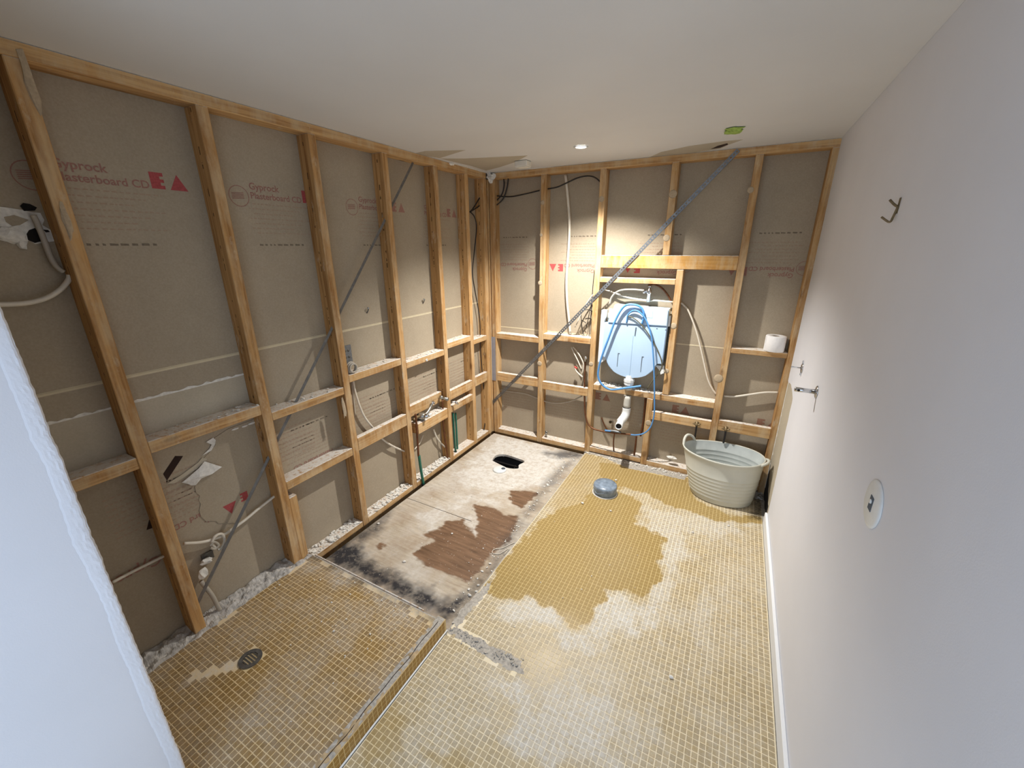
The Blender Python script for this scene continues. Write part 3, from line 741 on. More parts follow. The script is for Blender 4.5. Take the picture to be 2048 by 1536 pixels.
# smashed hole in the board at the far left
hp = [(-14, 412), (20, 416), (44, 420), (62, 424), (80, 426), (88, 440), (84, 450), (104, 462), (112, 472), (110, 482), (98, 484), (90, 478), (84, 486), (70, 488), (58, 480), (46, 492), (40, 497), (30, 484), (14, 480), (8, 470), (0, 456), (-14, 450)]
slab_poly('torn_plaster', [LW(*p, -D) for p in hp], (1, 0, 0), 0.003, 'plaster', wl)
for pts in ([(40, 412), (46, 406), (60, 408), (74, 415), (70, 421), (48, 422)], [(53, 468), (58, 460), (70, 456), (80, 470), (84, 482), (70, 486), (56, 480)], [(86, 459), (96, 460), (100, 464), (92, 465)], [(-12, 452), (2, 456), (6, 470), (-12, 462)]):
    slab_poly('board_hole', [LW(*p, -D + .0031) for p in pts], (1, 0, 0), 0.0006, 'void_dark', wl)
slab_poly('torn_paper', [LW(*p, -D + .0031) for p in ((8, 434), (28, 430), (58, 440), (40, 450), (24, 452), (12, 444))], (1, 0, 0), 0.0006, 'kraft_paper', wl)
blob('torn_lump', LW(22, 470, -D + .006), (0.01, 0.03, 0.028), 'plaster', wl, 8); blob('torn_lump', LW(42, 484, -D + .006), (0.008, 0.012, 0.02), 'plaster', wl, 9)
# plaster smeared on studs and plates
for k, (px, py, sy, sz) in enumerate(((688, 815, .012, .06), (806, 752, .006, .03), (60, 165, .012, .08), (132, 440, .01, .06))):
    blob('plaster_smear', LW(px, py, 0.001), (0.003, sy, sz), 'adhesive_grey', wl, 90 + k)

# ================================================================== STRUCTURE: back wall frame
wb = empty('wall_back', (1.2, 0, 0), 'stripped back wall of pine studs and noggings behind the cistern', 'wall', kind='structure')
bb_up = box('plasterboard', (-D, D, 1.076), (2.5, D + 0.012, H), 'kraft_paper', wb)
bb_lo = box('plasterboard', (-D, D, -0.1), (2.5, D + 0.012, 1.070), 'kraft_paper', wb)
box('joint_tape', (0.06, D - 0.0012, 1.068), (2.39, D + 0.004, 1.077), 'joint_tape', wb)
xs = {'G': 0.012, 'H': 0.500, 'I': 0.987, 'J': 1.4953, 'K': 1.9965, 'L': 2.392}
studB = {}
for k in 'GHIKL':
    studB[k] = timber('stud', (xs[k], 0, -0.016 if k != 'K' else 0.03), (xs[k] + T, D, ZT), wb)
studB['J'] = timber('stud', (xs['J'], 0, 1.741), (xs['J'] + T, D, ZT), wb)
studB['M'] = timber('stud', (1.609, 0, 0.668), (1.609 + T, D, 1.640), wb)
studB['N'] = timber('stud', (1.497, 0, 0.0), (1.497 + T, D, 0.612), wb)
timber('top_plate', (0.0, 0, ZT), (2.47, D, H - 0.001), wb)
def nogB(x0, x1, z0, z1, y0=0.001, y1=D, mat='pine', name='nogging'): return timber(name, (x0, y0, z0), (x1, y1, z1), wb, mat)
nogB(xs['G'] + T + e, xs['H'] - e, 0.974, 1.026); nogB(xs['H'] + T + e, xs['I'] - e, 1.014, 1.066)
nogB(xs['G'] + T + e, xs['H'] - e, 0.550, 0.636, 0.001, 0.037); nogB(xs['H'] + T + e, xs['I'] - e, 0.540, 0.615, 0.001, 0.037)
nogB(xs['I'] + T + e, xs['K'] - e, 1.643, 1.739, 0.001, 0.037, 'pine_lintel', 'lintel')
nogB(xs['I'] + T + e, 1.608, 1.531, 1.571)
nogB(xs['I'] + T + e, xs['K'] - e, 0.614, 0.664, 0.001, D)
nogB(1.497 + T + e, xs['K'] - e, 0.434, 0.506, 0.001, 0.037); nogB(xs['K'] + T + e, xs['L'] - e, 0.444, 0.530, 0.001, 0.037)
nogB(xs['K'] + T + e, xs['L'] - e, 1.062, 1.100)
pb = [(xs['G'] + T + e, xs['H'] - e, -.016), (xs['H'] + T + e, xs['I'] - e, -.012), (xs['I'] + T + e, 1.497 - e, 0.01), (1.497 + T + e, xs['L'] - e, 0.0)]
for a, b, z in pb: timber('bottom_plate', (a, 0.002, z), (b, D, z + 0.046), wb)
timber('floor_joist', (0, 0.03, -0.2), (2.45, 0.12, -0.02), wb)
# glue dabs on the stud faces
for k, px, py, rr in (('H', 1085, 405, .018), ('H', 1082, 470, .014), ('H', 1080, 566, .02), ('H', 1079, 727, .024), ('I', 1203, 398, .022), ('J', 1346, 388, .028), ('J', 1333, 476, .024), ('K', 1501, 380, .02), ('K', 1437, 757, .032), ('M', 1347, 652, .024), ('M', 1333, 742, .02), ('N', 1297, 846, .026), ('I', 1182, 728, .02)):
    c = BW(px, py, 0.0); s = studB[k]
    revolve('glue_dab', [(rr, 0.0), (rr * .92, 0.0014), (rr * .5, 0.002), (0.001, 0.0022)], c, (0, -1, 0), 'adhesive_grey', s, 14)
# printed marks, sheet turned upside down
stamp(SHB, 0.955, 1.665, bb_up, flip=True)
stamp(SHB, 0.335, 1.665, bb_up, flip=True)
stamp(SHB, 1.60, 1.665, bb_up, flip=True)
stamp(SHB, 2.335, 1.665, bb_up, flip=True, ring=True, logos=True, gmat='print_pink')
for i, s in enumerate((1.035, 1.690, 2.30)):
    logo_E(SHB, s, 0.495, bb_lo, False, 1.1, 'print_dull'); logo_A(SHB, s + 0.066, 0.495, bb_lo, False, 1.1, 'print_dull')
for i, s in enumerate((0.08, 0.56, 1.18, 1.62)):
    for j in range(9): dashes('printed_line', SHB, s, s + 0.32, 0.24 + 0.027 * j, bb_lo, 'print_faint', 0.006, 150 + i * 11 + j)

# ================================================================== STRUCTURE: right wall, trim, nib and entry
wr = empty('wall_right', (W, -2.0, 0), 'pale lilac-white painted right wall with a ragged broken back edge', 'wall', kind='structure')
def ragged(z): return -0.006 + 0.012 * (vnoise(np.array([z * 9.0]), np.array([1.5]), 3)[0] - 0.5) + 0.010 * (vnoise(np.array([z * 41.0]), np.array([4.5]), 5)[0] - 0.5)
zz = np.linspace(H - 0.001, 0.91, 70); edge = [Vector((W, ragged(z), z)) for z in zz]
cut = rough_line([(W, -0.012, 0.905), (W, -0.18, 0.93), (W, -0.37, 0.90), (W, -0.385, 0.64), (W, -0.42, 0.45), (W, -0.43, 0.0)], 0.005, 0.03, lambda a, b: Vector((0, a, b)), 12)
slab_poly('wall_board', edge + cut + [Vector((W, -3.7, 0)), Vector((W, -3.7, H - 0.001))], (1, 0, 0), 0.012, 'wall_paint', wr)
lowedge = [Vector((W + 0.004, ragged(z) - 0.004, z)) for z in np.linspace(0.95, -0.03, 34)]
slab_poly('torn_board', lowedge + [Vector((W + 0.004, -0.55, -0.03)), Vector((W + 0.004, -0.55, 0.95))], (1, 0, 0), 0.008, 'torn_core', wr)
te = [Vector((W + 0.002, ragged(z) - 0.004, z)) for z in np.linspace(0.90, 0.06, 40)]
slab_poly('torn_edge', te + [p + Vector((0, -0.014 - 0.01 * random.random(), 0)) for p in reversed(te)], (1, 0, 0), 0.002, 'plaster', wr)
slab_poly('mould_stain', rough_line([(W + 0.0035, -0.02, 0.34), (W + 0.0035, -0.06, 0.22), (W + 0.0035, -0.2, 0.13), (W + 0.0035, -0.36, 0.09), (W + 0.0035, -0.36, 0.0), (W + 0.0035, -0.02, 0.0)], 0.012, 0.03, lambda a, b: Vector((0, a, b)), 15), (1, 0, 0), 0.0004, 'void_dark', wr)
timber('wall_stud', (W + 0.015, -0.06, 0), (W + 0.06, 0.0, ZT), wr)
trim = box('baseboard_right', (W - 0.016, -3.64, 0.0), (W - 0.0005, -0.425, 0.088), 'gloss_trim', None, 0.003)
tag(trim, 'narrow white gloss skirting board along the right wall', 'baseboard', kind='structure')

NX, NY = 0.65, -3.050
wf = empty('wall_front', (NX, -3.6, 0), 'white painted nib wall with a rough chipped edge at the left front', 'wall', kind='structure')
nz = np.linspace(0, H - 0.001, 150)
ne = [Vector((NX, NY - 0.004 - 0.003 * vnoise(np.array([z * 26.0]), np.array([7.1]), 2)[0] - 0.003 * vnoise(np.array([z * 90.0]), np.array([2.1]), 6)[0], z)) for z in nz]
slab_poly('nib_board', ne + [Vector((NX, -3.7, H - 0.001)), Vector((NX, -3.7, 0))], (-1, 0, 0), 0.012, 'wall_paint', wf)
# chipped set coat along the corner
def chip_strip():
    bm = bmesh.new(); n = 420; m = 9; rows = []
    from mathutils import noise as mn
    for i in range(n):
        z = 0.02 + (H - 0.05) * i / (n - 1); row = []
        wdt = 0.034 + 0.008 * mn.noise(Vector((z * 5, 3, 1)))
        for j in range(m):
            f = j / (m - 1); y = NY - 0.002 - 0.0022 * (mn.noise(Vector((z * 55, 0, 9))) + mn.noise(Vector((z * 14, 3, 9))) + 1) - wdt * f
            h = 0.0048 * min(f / 0.3, 1) ** 0.6 * (1 - f) ** 0.6 - 0.004 * (f == 0) + 0.0014 * mn.noise(Vector((z * 75, f * 7, 4))) * (1 - f) + 0.0002
            row.append(bm.verts.new((NX + h, y, z)))
        rows.append(row)
    for a, b in zip(rows[:-1], rows[1:]):
        for j in range(m - 1): bm.faces.new((a[j], a[j + 1], b[j + 1], b[j]))
    put_bm('chipped_edge', bm, 'wall_paint', wf)
chip_strip()
box('nib_return', (-0.1, NY - 0.09, 0), (NX - 0.012, NY - 0.008, H), 'kraft_paper', wf)
wn = empty('wall_entry', (1.5, -3.65, 0), 'white entry wall with a doorway behind the camera', 'wall', kind='structure')
box('wall_panel', (NX - 0.2, -3.75, 0), (0.74, -3.65, H), 'wall_paint', wn); box('wall_panel', (2.36, -3.75, 0), (W + 0.1, -3.65, H), 'wall_paint', wn); box('wall_panel', (0.74, -3.75, 2.0), (2.36, -3.65, H), 'wall_paint', wn)

# ================================================================== THINGS
from mathutils import noise as mn
# ---- shower base
sb = empty('shower_base', (0.5, -2.7, 0), 'raised gold mosaic shower base with a broken tiled kerb', 'shower base')
SY = -2.128
box('base_slab', (0.0, NY - 0.005, -0.03), (0.985, SY, ZS - 0.004), 'screed', sb)
box('base_slab', (NX + 0.002, -3.64, -0.03), (0.985, NY - 0.006, ZS - 0.004), 'screed', sb)
quad_sheet('grout_bed', 0.022, 0.953, NY - 0.004, SY - 0.008, ZS - 0.0016, PITCH_T / 2, shower_stain, 'grout_shower', sb)
GC = Vector((0.352, -2.692, ZS))
sbroken = FP([(385, 1345), (420, 1338), (460, 1325), (478, 1322), (482, 1334), (440, 1346), (400, 1358), (370, 1366)], ZS)
def smissing(x, y):
    n = (fbm(x, y, 25, 8) - 0.47) * 0.05
    back = (y > SY - 0.024 + (fbm(x, y, 12, 4) - 0.47) * 0.09)
    return (np.hypot(x - GC.x, y - GC.y) < 0.054) | (sdf(x, y, sbroken) + n < 0.0) | back | (x < 0.034 + (fbm(x, y, 9, 14) - 0.45) * 0.05)
mosaic(0.024, 0.024 + PITCH_T * 40 + 0.001, NY - 0.005, SY - 0.006, ZS - 0.0008, shower_stain, sb, 'mosaic_shower', smissing, hidden=lambda u, v: u < 383 and (u - 325) * 201 < (v - 1335) * 58 - 0, seed=2)
# kerb: rough core, face tiles and the bedding left along its top
kb = box('kerb', (0.95, -3.64, -0.03), (0.9965, SY + 0.012, 0.069), 'screed', sb, 0.003)
def kerb_top():
    bm = bmesh.new(); nx, ny = 8, 240; rows = []
    for j in range(ny + 1):
        y = SY + 0.012 - 1.77 * j / ny; row = []
        for i in range(nx + 1):
            x = 0.9515 + 0.046 * i / nx
            h = 0.0685 + 0.0025 * mn.noise(Vector((x * 60, y * 45, 0))) + 0.002 * mn.noise(Vector((x * 20, y * 12, 3)))
            row.append(bm.verts.new((x, y, h)))
        rows.append(row)
    for a, b in zip(rows[:-1], rows[1:]):
        for i in range(nx): bm.faces.new((a[i], a[i + 1], b[i + 1], b[i]))
    return put_bm('kerb_bedding', bm, 'plaster_dirty', sb)
simple('bedding', (172, 150, 116), 0.9, var=0.35, scale=30, bump=0.7)
o = kerb_top(); o.data.materials[0] = MATS['bedding']
tube('bedding_crack', [(0.974 + 0.0025 * math.sin(k * 1.9) + 0.002 * math.sin(k * 5.3), SY - 0.02 - 0.05 * k, 0.0695) for k in range(26)], 0.0016, 'slot_dark', sb, 3, 6)
gf = box('kerb_grout', (0.9966, -3.64, 0.0), (0.9985, SY + 0.010, 0.0685), 'grout_kerb', sb)
kt = bpy.data.meshes.new('kerb_tile'); v, f = tile_geo(0, 0, 0, PITCH_T - 0.0031)
kt.from_pydata([(c, a, b) for a, b, c in v], [], f); set_stain(kt, np.tile([0, 0.03, 0.6, 0], (13, 1))); kt.materials.append(MATS['mosaic_kerb'])
n = 0
for r in range(3):
    for c in range(62):
        y = SY + 0.0 - (c + 0.5) * PITCH_T
        o = bpy.data.objects.new('kerb_tile', kt); COL.objects.link(o); o.parent = sb; o.location = Vector((0.99905, y, 0.0 + (r + 0.5) * (0.0228))) - sb.location
tube('sealant_bead', [(1.004, SY + 0.01, 0.002), (1.004, -2.6, 0.002), (1.004, -3.5, 0.002)], 0.004, 'pvc_white', sb)
# plaster rubble fillet along the stud wall
def fillet():
    bm = bmesh.new(); nx, ny = 10, 150; rows = []
    for j in range(ny + 1):
        y = SY - 0.01 - (-SY + NY) * -1 * 0 - (abs(NY) - abs(SY) - 0.02) * j / ny; row = []
        for i in range(nx + 1):
            fx = i / nx; x = -0.086 + 0.116 * fx + 0.012 * mn.noise(Vector((y * 22, 5, 0))) * (fx > 0.8)
            h = 0.064 + 0.014 * (1 - fx) + 0.014 * mn.noise(Vector((x * 30, y * 26, 7))) + 0.008 * mn.noise(Vector((x * 80, y * 70, 2)))
            if i == nx: h = ZS - 0.002
            row.append(bm.verts.new((x, y, h)))
        rows.append(row)
    for a, b in zip(rows[:-1], rows[1:]):
        for i in range(nx): bm.faces.new((a[i], a[i + 1], b[i + 1], b[i]))
    return put_bm('plaster_fillet', bm, 'plaster_dirty', wl)
fillet()
timber('edge_batten', (0.03, SY + 0.002, 0.03), (0.852, SY + 0.010, ZS), sb); timber('edge_batten', (0.03, SY + 0.014, -0.01), (0.852, SY + 0.022, 0.045), sb)
# drain grate
dg = empty('drain_grate', GC, 'round steel floor drain grate set in the shower mosaic', 'drain')
revolve('flange', [(0.047, 0.0), (0.047, 0.003), (0.030, 0.003), (0.030, -0.01), (0.0301, -0.012)], GC + Vector((0, 0, 0.0006)), (0, 0, 1), 'galvanised_dull', dg, 28, False, False)
revolve('sump', [(0.031, -0.02), (0.031, -0.018)], GC, (0, 0, 1), 'void_dark', dg, 20)
for k in range(5):
    y = -0.024 + 0.012 * k; h = math.sqrt(max(0, 0.031 ** 2 - y * y))
    box('grate_bar', GC + Vector((-h, y - 0.0022, -0.004)), GC + Vector((h, y + 0.0022, 0.0028)), 'galvanised_dull', dg)

# ---- ceiling downlight
dl = empty('downlight', LAMP, 'lit round recessed ceiling downlight above the back wall', 'downlight')
revolve('trim_ring', [(0.036, -0.001), (0.046, -0.002), (0.046, -0.005), (0.034, -0.006), (0.031, -0.002)], LAMP, (0, 0, 1), 'pvc_white', dl, 32, True, False)
revolve('lens', [(0.033, -0.002), (0.001, -0.003)], LAMP, (0, 0, 1), 'lamp_glow', dl, 32, False)
sp = bpy.data.lights.new('downlight_beam', 'SPOT'); sp.energy = SPOT_W; sp.spot_size = math.radians(SPOT_ANGLE); sp.spot_blend = SPOT_BLEND
sp.shadow_soft_size = 0.022; sp.color = SPOT_COL
so = bpy.data.objects.new('downlight_beam', sp); COL.objects.link(so); so.parent = dl; so.location = (0, 0, -0.03)

ins = blob('insulation_tuft', CE(1469, 258) + Vector((0, 0, -0.004)), (0.05, 0.045, 0.012), 'insulation_green', None, 3, 3, 0.5)
tag(ins, 'green insulation tuft poking through a hole in the ceiling', 'insulation')
jb = empty('junction_box', CE(1045, 322), 'small cream junction box fixed to the ceiling near the corner', 'junction box')
c = CE(1046, 322); box('body', c + Vector((-0.05, -0.04, -0.040)), c + Vector((0.05, 0.04, -0.0015)), 'box_cream', jb, 0.004); box('lid', c + Vector((-0.046, -0.036, -0.045)), c + Vector((0.046, 0.036, -0.0405)), 'box_cream', jb, 0.002)

# ---- bracing straps
def strap(name, a, b, width, nrm, parent_label, cat, mat):
    a, b = Vector(a), Vector(b); d = (b - a).normalized(); nv = Vector(nrm); w = nv.cross(d).normalized() * (width / 2); L = (b - a).length
    pitch = 0.022; n = int(L / pitch); hw = 0.36; bm = bmesh.new(); th = nv * 0.0012
    us = [0, 0.3, 0.7, 1.0]
    for k in range(n):
        for layer in (0, 1):
            o = th * layer; P = {}
            for iu, u in enumerate(us):
                for iv, vv in enumerate((-1, -hw, hw, 1)):
                    P[iu, iv] = bm.verts.new(a + d * ((k + u) * pitch) + w * vv + o)
            for iu in range(3):
                for iv in range(3):
                    if (iu, iv) == (1, 1): continue
                    bm.faces.new((P[iu, iv], P[iu + 1, iv], P[iu + 1, iv + 1], P[iu, iv + 1]))
    bmesh.ops.remove_doubles(bm, verts=bm.verts[:], dist=1e-5)
    # raised folded edge along one side
    e0 = a + w; e1 = b + w; q = [bm.verts.new(p) for p in (e0, e1, e1 - nv * 0.010, e0 - nv * 0.010)]; bm.faces.new(q)
    o = put_bm(name, bm, mat); tag(o, parent_label, cat); return o
strap('bracing_strap', BW(1477, 300, -0.004), BW(984, 806, -0.004), 0.027, (0, -1, 0), 'perforated metal strap running diagonally across the back wall studs', 'strap', 'galvanised')
a_, b_ = Vector((-0.030, -0.915, 2.342)), Vector((-0.030, -2.70, 0.185)); d_ = (b_ - a_).normalized(); w_ = Vector((1, 0, 0)).cross(d_)
v, f = tube_geo([a_, a_.lerp(b_, .5), b_], 0.0095, 4)
tag(put('bracing_strap', v, f, 'strap_grey'), 'dark folded metal strap running diagonally behind the left wall studs', 'strap')

# ---- metal angle in the corner
an = empty('corner_angle', (0.02, -0.02, 0.56), 'plain grey zinc strip standing upright in the back left corner', 'metal strip')
p0, p1 = BW(977, 688, -0.004), BW(990, 772, -0.004)
box('web', (-0.012, -0.0045, 0.545), (0.046, -0.0025, 0.985), 'zinc_blue', an); box('flange', (-0.0145, -0.034, 0.545), (-0.0122, -0.0025, 0.985), 'zinc_blue', an)

# ---- concealed cistern
ci = empty('toilet_cistern', (1.34, 0, 0.77), 'pale blue plastic concealed toilet cistern with rounded bottom between the studs', 'cistern')
def outline(side):
    pts = [(1.100, 1.212), (1.592, 1.222), (1.588, 0.918), (1.544, 0.928)]
    for i in range(1, 18):
        a = math.pi * i / 18; pts.append((1.338 + 0.206 * math.cos(a), 0.930 - 0.155 * math.sin(a)))
    return pts + [(1.132, 0.930), (1.096, 0.925)]
def extr(name, pts, y0, y1, mat, parent, bev=0.006):
    bm = bmesh.new(); n = len(pts); A = [bm.verts.new((x, y0, z)) for x, z in pts]; B = [bm.verts.new((x, y1, z)) for x, z in pts]
    bm.faces.new(A); bm.faces.new(B[::-1])
    for i in range(n): bm.faces.new((A[i], A[(i + 1) % n], B[(i + 1) % n], B[i]))
    if bev: bmesh.ops.bevel(bm, geom=[x for x in bm.edges if all(abs(v.co.y - y0) < 1e-6 for v in x.verts)], offset=bev, segments=2, affect='EDGES')
    return put_bm(name, bm, mat, parent)
body = extr('body', outline(0), -0.022, 0.075, 'cistern_blue', ci)
lid = extr('lid', [(1.130, 1.214), (1.592, 1.223), (1.590, 1.352), (1.176, 1.362)], -0.030, 0.06, 'cistern_lid_lit', ci)
extr('lid_recess', [(1.30, 1.278), (1.476, 1.280), (1.474, 1.335), (1.33, 1.338)], -0.0312, -0.0296, 'cistern_lid_lit', ci, 0.0)
extr('centre_rib', [(1.333, 0.79), (1.343, 0.79), (1.343, 1.13), (1.333, 1.13)], -0.0245, -0.021, 'cistern_blue', ci, 0.0)
extr('slot', [(1.352, 1.125), (1.360, 1.125), (1.364, 1.195), (1.354, 1.195)], -0.0232, -0.0215, 'slot_grey', ci, 0.0)
for x, z0, z1 in ((1.232, 0.855, 0.965), (1.425, 0.835, 0.96)):
    extr('slot', [(x, z0), (x + 0.004, z0), (x + 0.006, z1), (x + 0.016, z1), (x + 0.016, z1 + 0.006), (x, z1 + 0.006)], -0.0232, -0.0215, 'slot_grey', ci, 0.0)
for p in ((1.512, 1.196), (1.578, 1.192)): extr('vent', [(p[0], p[1]), (p[0] + 0.010, p[1]), (p[0] + 0.010, p[1] + 0.006), (p[0], p[1] + 0.006)], -0.0232, -0.0215, 'slot_grey', ci, 0.0)
extr('mounting_frame', [(1.062, 0.870), (1.092, 0.865), (1.148, 0.915), (1.148, 0.93), (1.094, 0.935), (1.094, 1.23), (1.110, 1.26), (1.108, 1.31), (1.066, 1.31)], -0.004, 0.05, 'pvc_white', ci, 0.002)
extr('mounting_frame', [(1.530, 0.90), (1.60, 0.905), (1.604, 0.845), (1.58, 0.83), (1.565, 0.87)], -0.004, 0.03, 'pvc_white', ci, 0.002)
extr('mounting_frame', [(1.592, 1.22), (1.606, 1.22), (1.606, 1.30), (1.592, 1.30)], -0.01, 0.03, 'pvc_white', ci, 0.002)
revolve('inlet_stub', [(0.02, 0), (0.02, 0.06), (0.012, 0.065), (0.012, 0.10)], (1.135, 0.02, 1.225), (0, 0, 1), 'pvc_grey', ci, 16)
zc = 0.705
revolve('outlet_nut', [(0.036, 0.0), (0.040, 0.006), (0.040, 0.026), (0.044, 0.03), (0.044, 0.052), (0.034, 0.056), (0.03, 0.085)], (1.338, 0.0, zc), (0, 0, 1), 'pvc_white', ci, 10, False)
revolve('outlet_tail', [(0.032, -0.04), (0.032, 0.0)], (1.338, 0.0, zc), (0, 0, 1), 'pvc_grey', ci, 18)
# ---- flush pipe
fp = empty('flush_pipe', (1.3, -0.05, 0.3), 'white plastic flush pipe bent forward below the cistern with open end', 'pipe')
def PIPE(px, py, y): return BW(px, py, y)
pth = [Vector((1.338, 0.0, 0.61)), Vector((1.338, 0.0, 0.50)), Vector((1.337, -0.004, 0.468)), Vector((1.330, -0.03, 0.430))]
tube('downpipe', pth[:2], 0.030, 'pvc_grey', fp, 4, 18)
revolve('seal_ring', [(0.033, -0.003), (0.035, 0.0), (0.033, 0.003)], (1.338, 0.0, 0.503), (0, 0, 1), 'cable_black', fp, 18)
tube('elbow', [(1.338, 0, 0.502), (1.338, -0.002, 0.46), (1.332, -0.018, 0.425), (1.316, -0.045, 0.395), (1.306, -0.062, 0.378)], 0.0345, 'pvc_white', fp, 6, 20)
A_, B_ = Vector((1.312, -0.052, 0.388)), BW(1237, 853, -0.20); dr = (B_ - A_).normalized()
revolve('outlet_pipe', [(0.0285, 0), (0.0285, (B_ - A_).length), (0.0235, (B_ - A_).length), (0.0235, 0.02), (0.001, 0.02)], A_, dr, 'pvc_white', fp, 22, True, False)
revolve('pipe_bore', [(0.0232, (B_ - A_).length - 0.012), (0.001, (B_ - A_).length - 0.0121)], A_, dr, 'void_dark', fp, 20, False, False)

def cable(name, label, cat, pts, r, mat, n=8, k=8, group=None):
    o = tube(name, pts, r, mat, None, n, k); return tag(o, label, cat, group)
def BP(pts, y): return [BW(a, b, y if not isinstance(y, (list, tuple)) else y[i]) for i, (a, b) in enumerate(pts)]
def LP(pts, x): return [LW(a, b, x if not isinstance(x, (list, tuple)) else x[i]) for i, (a, b) in enumerate(pts)]
# blue hoses
cable('blue_hose', 'thick light blue hose looping from cistern lid down its left side', 'hose',
      BP([(1284, 648), (1288, 630), (1282, 615), (1266, 609), (1248, 613), (1232, 638), (1218, 674), (1204, 712), (1197, 739), (1197, 756), (1205, 770), (1222, 779), (1252, 776), (1282, 772)], [-.034, -.045, -.05, -.052, -.055, -.055, -.055, -.055, -.055, -.055, -.05, -.045, -.04, -.03]), 0.0085, 'hose_blue', 8, 10)
cable('blue_hose', 'thin blue hose hanging from cistern lid down its right side', 'hose',
      BP([(1253, 645), (1256, 630), (1267, 621), (1280, 625), (1293, 642), (1302, 670), (1305, 692), (1308, 740), (1309, 798), (1308, 831), (1301, 854), (1289, 866), (1273, 870), (1258, 869)], [-.032, -.04, -.05, -.055, -.055, -.055, -.055, -.055, -.055, -.055, -.055, -.05, -.045, -.04]), 0.0058, 'hose_blue', 8, 10)
cable('hose_shadow_pipe', 'thin olive tube drawn as the hose shadow over the cistern, ending as a pipe', 'tube',  # upper run imitates the shadow cast by the blue hose; lower end is a pipe
      BP([(1256, 632), (1268, 637), (1285, 652), (1305, 681), (1318, 707), (1324, 730), (1318, 746), (1305, 762), (1295, 777)], [-.04, -.042, -.042, -.042, -.042, -.042, -.03, -.02, -.01]), 0.0045, 'shadow_pipe_olive')
cable('braided_hose', 'grey braided hose arching from the stop valve to the cistern', 'hose', BP([(1288, 581), (1266, 579), (1245, 580), (1232, 585), (1223, 595), (1219, 608)], .02), 0.007, 'cable_grey', 8, 10)
cable('white_cable', 'white cable sagging behind the cistern top', 'cable', BP([(1209, 579), (1222, 583), (1240, 590), (1261, 596), (1296, 601), (1312, 601), (1346, 604)], .05), 0.0065, 'cable_white')
cable('white_cable', 'white cable drooping between the cistern stud and the next stud right', 'cable', BP([(1362, 606), (1368, 611), (1378, 624), (1392, 660), (1402, 698), (1415, 755), (1424, 776), (1432, 788)], .055), 0.0068, 'cable_white')
cable('white_cable', 'short white cable crossing the last bay above the tub', 'cable', BP([(1448, 792), (1470, 793), (1500, 789), (1530, 785), (1556, 785)], .05), 0.008, 'cable_white')
sv = empty('stop_valve', BW(1298, 600, .03), 'small chrome stop valve above the cistern', 'valve')
c = BW(1298, 588, .03)
revolve('riser', [(0.014, -0.06), (0.014, 0.0), (0.018, 0.002), (0.018, 0.03), (0.01, 0.034), (0.01, 0.05)], c, (0, 0, 1), 'chrome', sv, 14)
revolve('outlet', [(0.010, 0), (0.010, 0.03), (0.014, 0.03), (0.014, 0.045)], c + Vector((0, 0, 0.016)), (-1, 0, 0), 'chrome', sv, 12); revolve('handle', [(0.004, 0), (0.013, 0.004), (0.013, 0.012), (0.004, 0.016)], c + Vector((0, 0, 0.05)), (0, 0, 1), 'chrome', sv, 10)
cable('copper_pipe', 'dark copper pipe bending behind the stop valve to the stud', 'pipe', BP([(1296, 571), (1308, 569), (1322, 575), (1334, 588), (1343, 604)], .072), 0.007, 'copper')
# white conduit and wiring on the back wall
cable('white_conduit', 'long white conduit hanging from the top plate in the second bay', 'conduit', BP([(1131, 350), (1136, 400), (1139, 450), (1137, 500), (1133, 555), (1134, 600), (1138, 640), (1141, 674)], .055), 0.0105, 'cable_white', 8, 10)
cable('white_cable', 'white cable tail spreading below the second bay nogging on its left', 'cable', BP([(1143, 694), (1148, 706), (1156, 722), (1163, 738)], .05), 0.006, 'cable_white')
cable('white_cable', 'white cable tail spreading below the second bay nogging on its right', 'cable', BP([(1146, 694), (1154, 703), (1162, 716), (1167, 730), (1164, 748)], .045), 0.006, 'cable_white')
cable('white_cable', 'short curled white cable with red core end by the copper riser', 'cable', BP([(1150, 733), (1152, 741), (1158, 748), (1165, 754)], .03), 0.007, 'cable_white')
tag(tube('wire_core', [BW(1149, 733, .03), BW(1154, 737, .03)], 0.0082, 'red_plastic'), 'tiny red core end of the curled cable', 'wire')
for k, (lab, pts) in enumerate((('thin white wire slanting behind the perforated strap', [(1190, 585), (1178, 600), (1166, 620), (1157, 640), (1150, 655)]),)):
    cable('white_wire', lab, 'wire', BP(pts, .04), 0.0045, 'cable_white')
for lab, pts in (('black wire running straight down beside the third stud', [(1189, 540), (1186, 570), (1184, 600), (1181, 640), (1178, 672)]), ('black wire crossing down below the strap', [(1162, 628), (1163, 645), (1165, 660), (1168, 672)]),
                 ('black wire bowed over beside the third stud', [(1170, 620), (1177, 619), (1183, 622), (1186, 628)]), ('black wire slanting to the nogging below the strap', [(1183, 605), (1178, 630), (1172, 655), (1164, 668)]), ('short black wire end bent below the strap', [(1163, 640), (1168, 643), (1172, 646)])):
    cable('black_wire', lab, 'wire', BP(pts, .045), 0.003, 'cable_black', 6, 6)
cable('black_cable', 'black cable drooping across the first bay under the top plate', 'cable', BP([(990, 391), (1005, 393), (1025, 393), (1050, 388), (1079, 381)], .05), 0.0055, 'cable_black', 6, 6)
cable('black_cable', 'black cable arching across the second bay under the top plate', 'cable', BP([(1095, 378), (1115, 374), (1135, 365), (1155, 356), (1175, 352), (1190, 355), (1201, 364)], .032), 0.0055, 'cable_black', 6, 6)
cable('black_cable', 'black cable dropping from the top plate to the corner on the left', 'cable', BP([(1007, 352), (1008, 372), (1003, 390), (990, 404)], .05), 0.0055, 'cable_black', 6, 6)
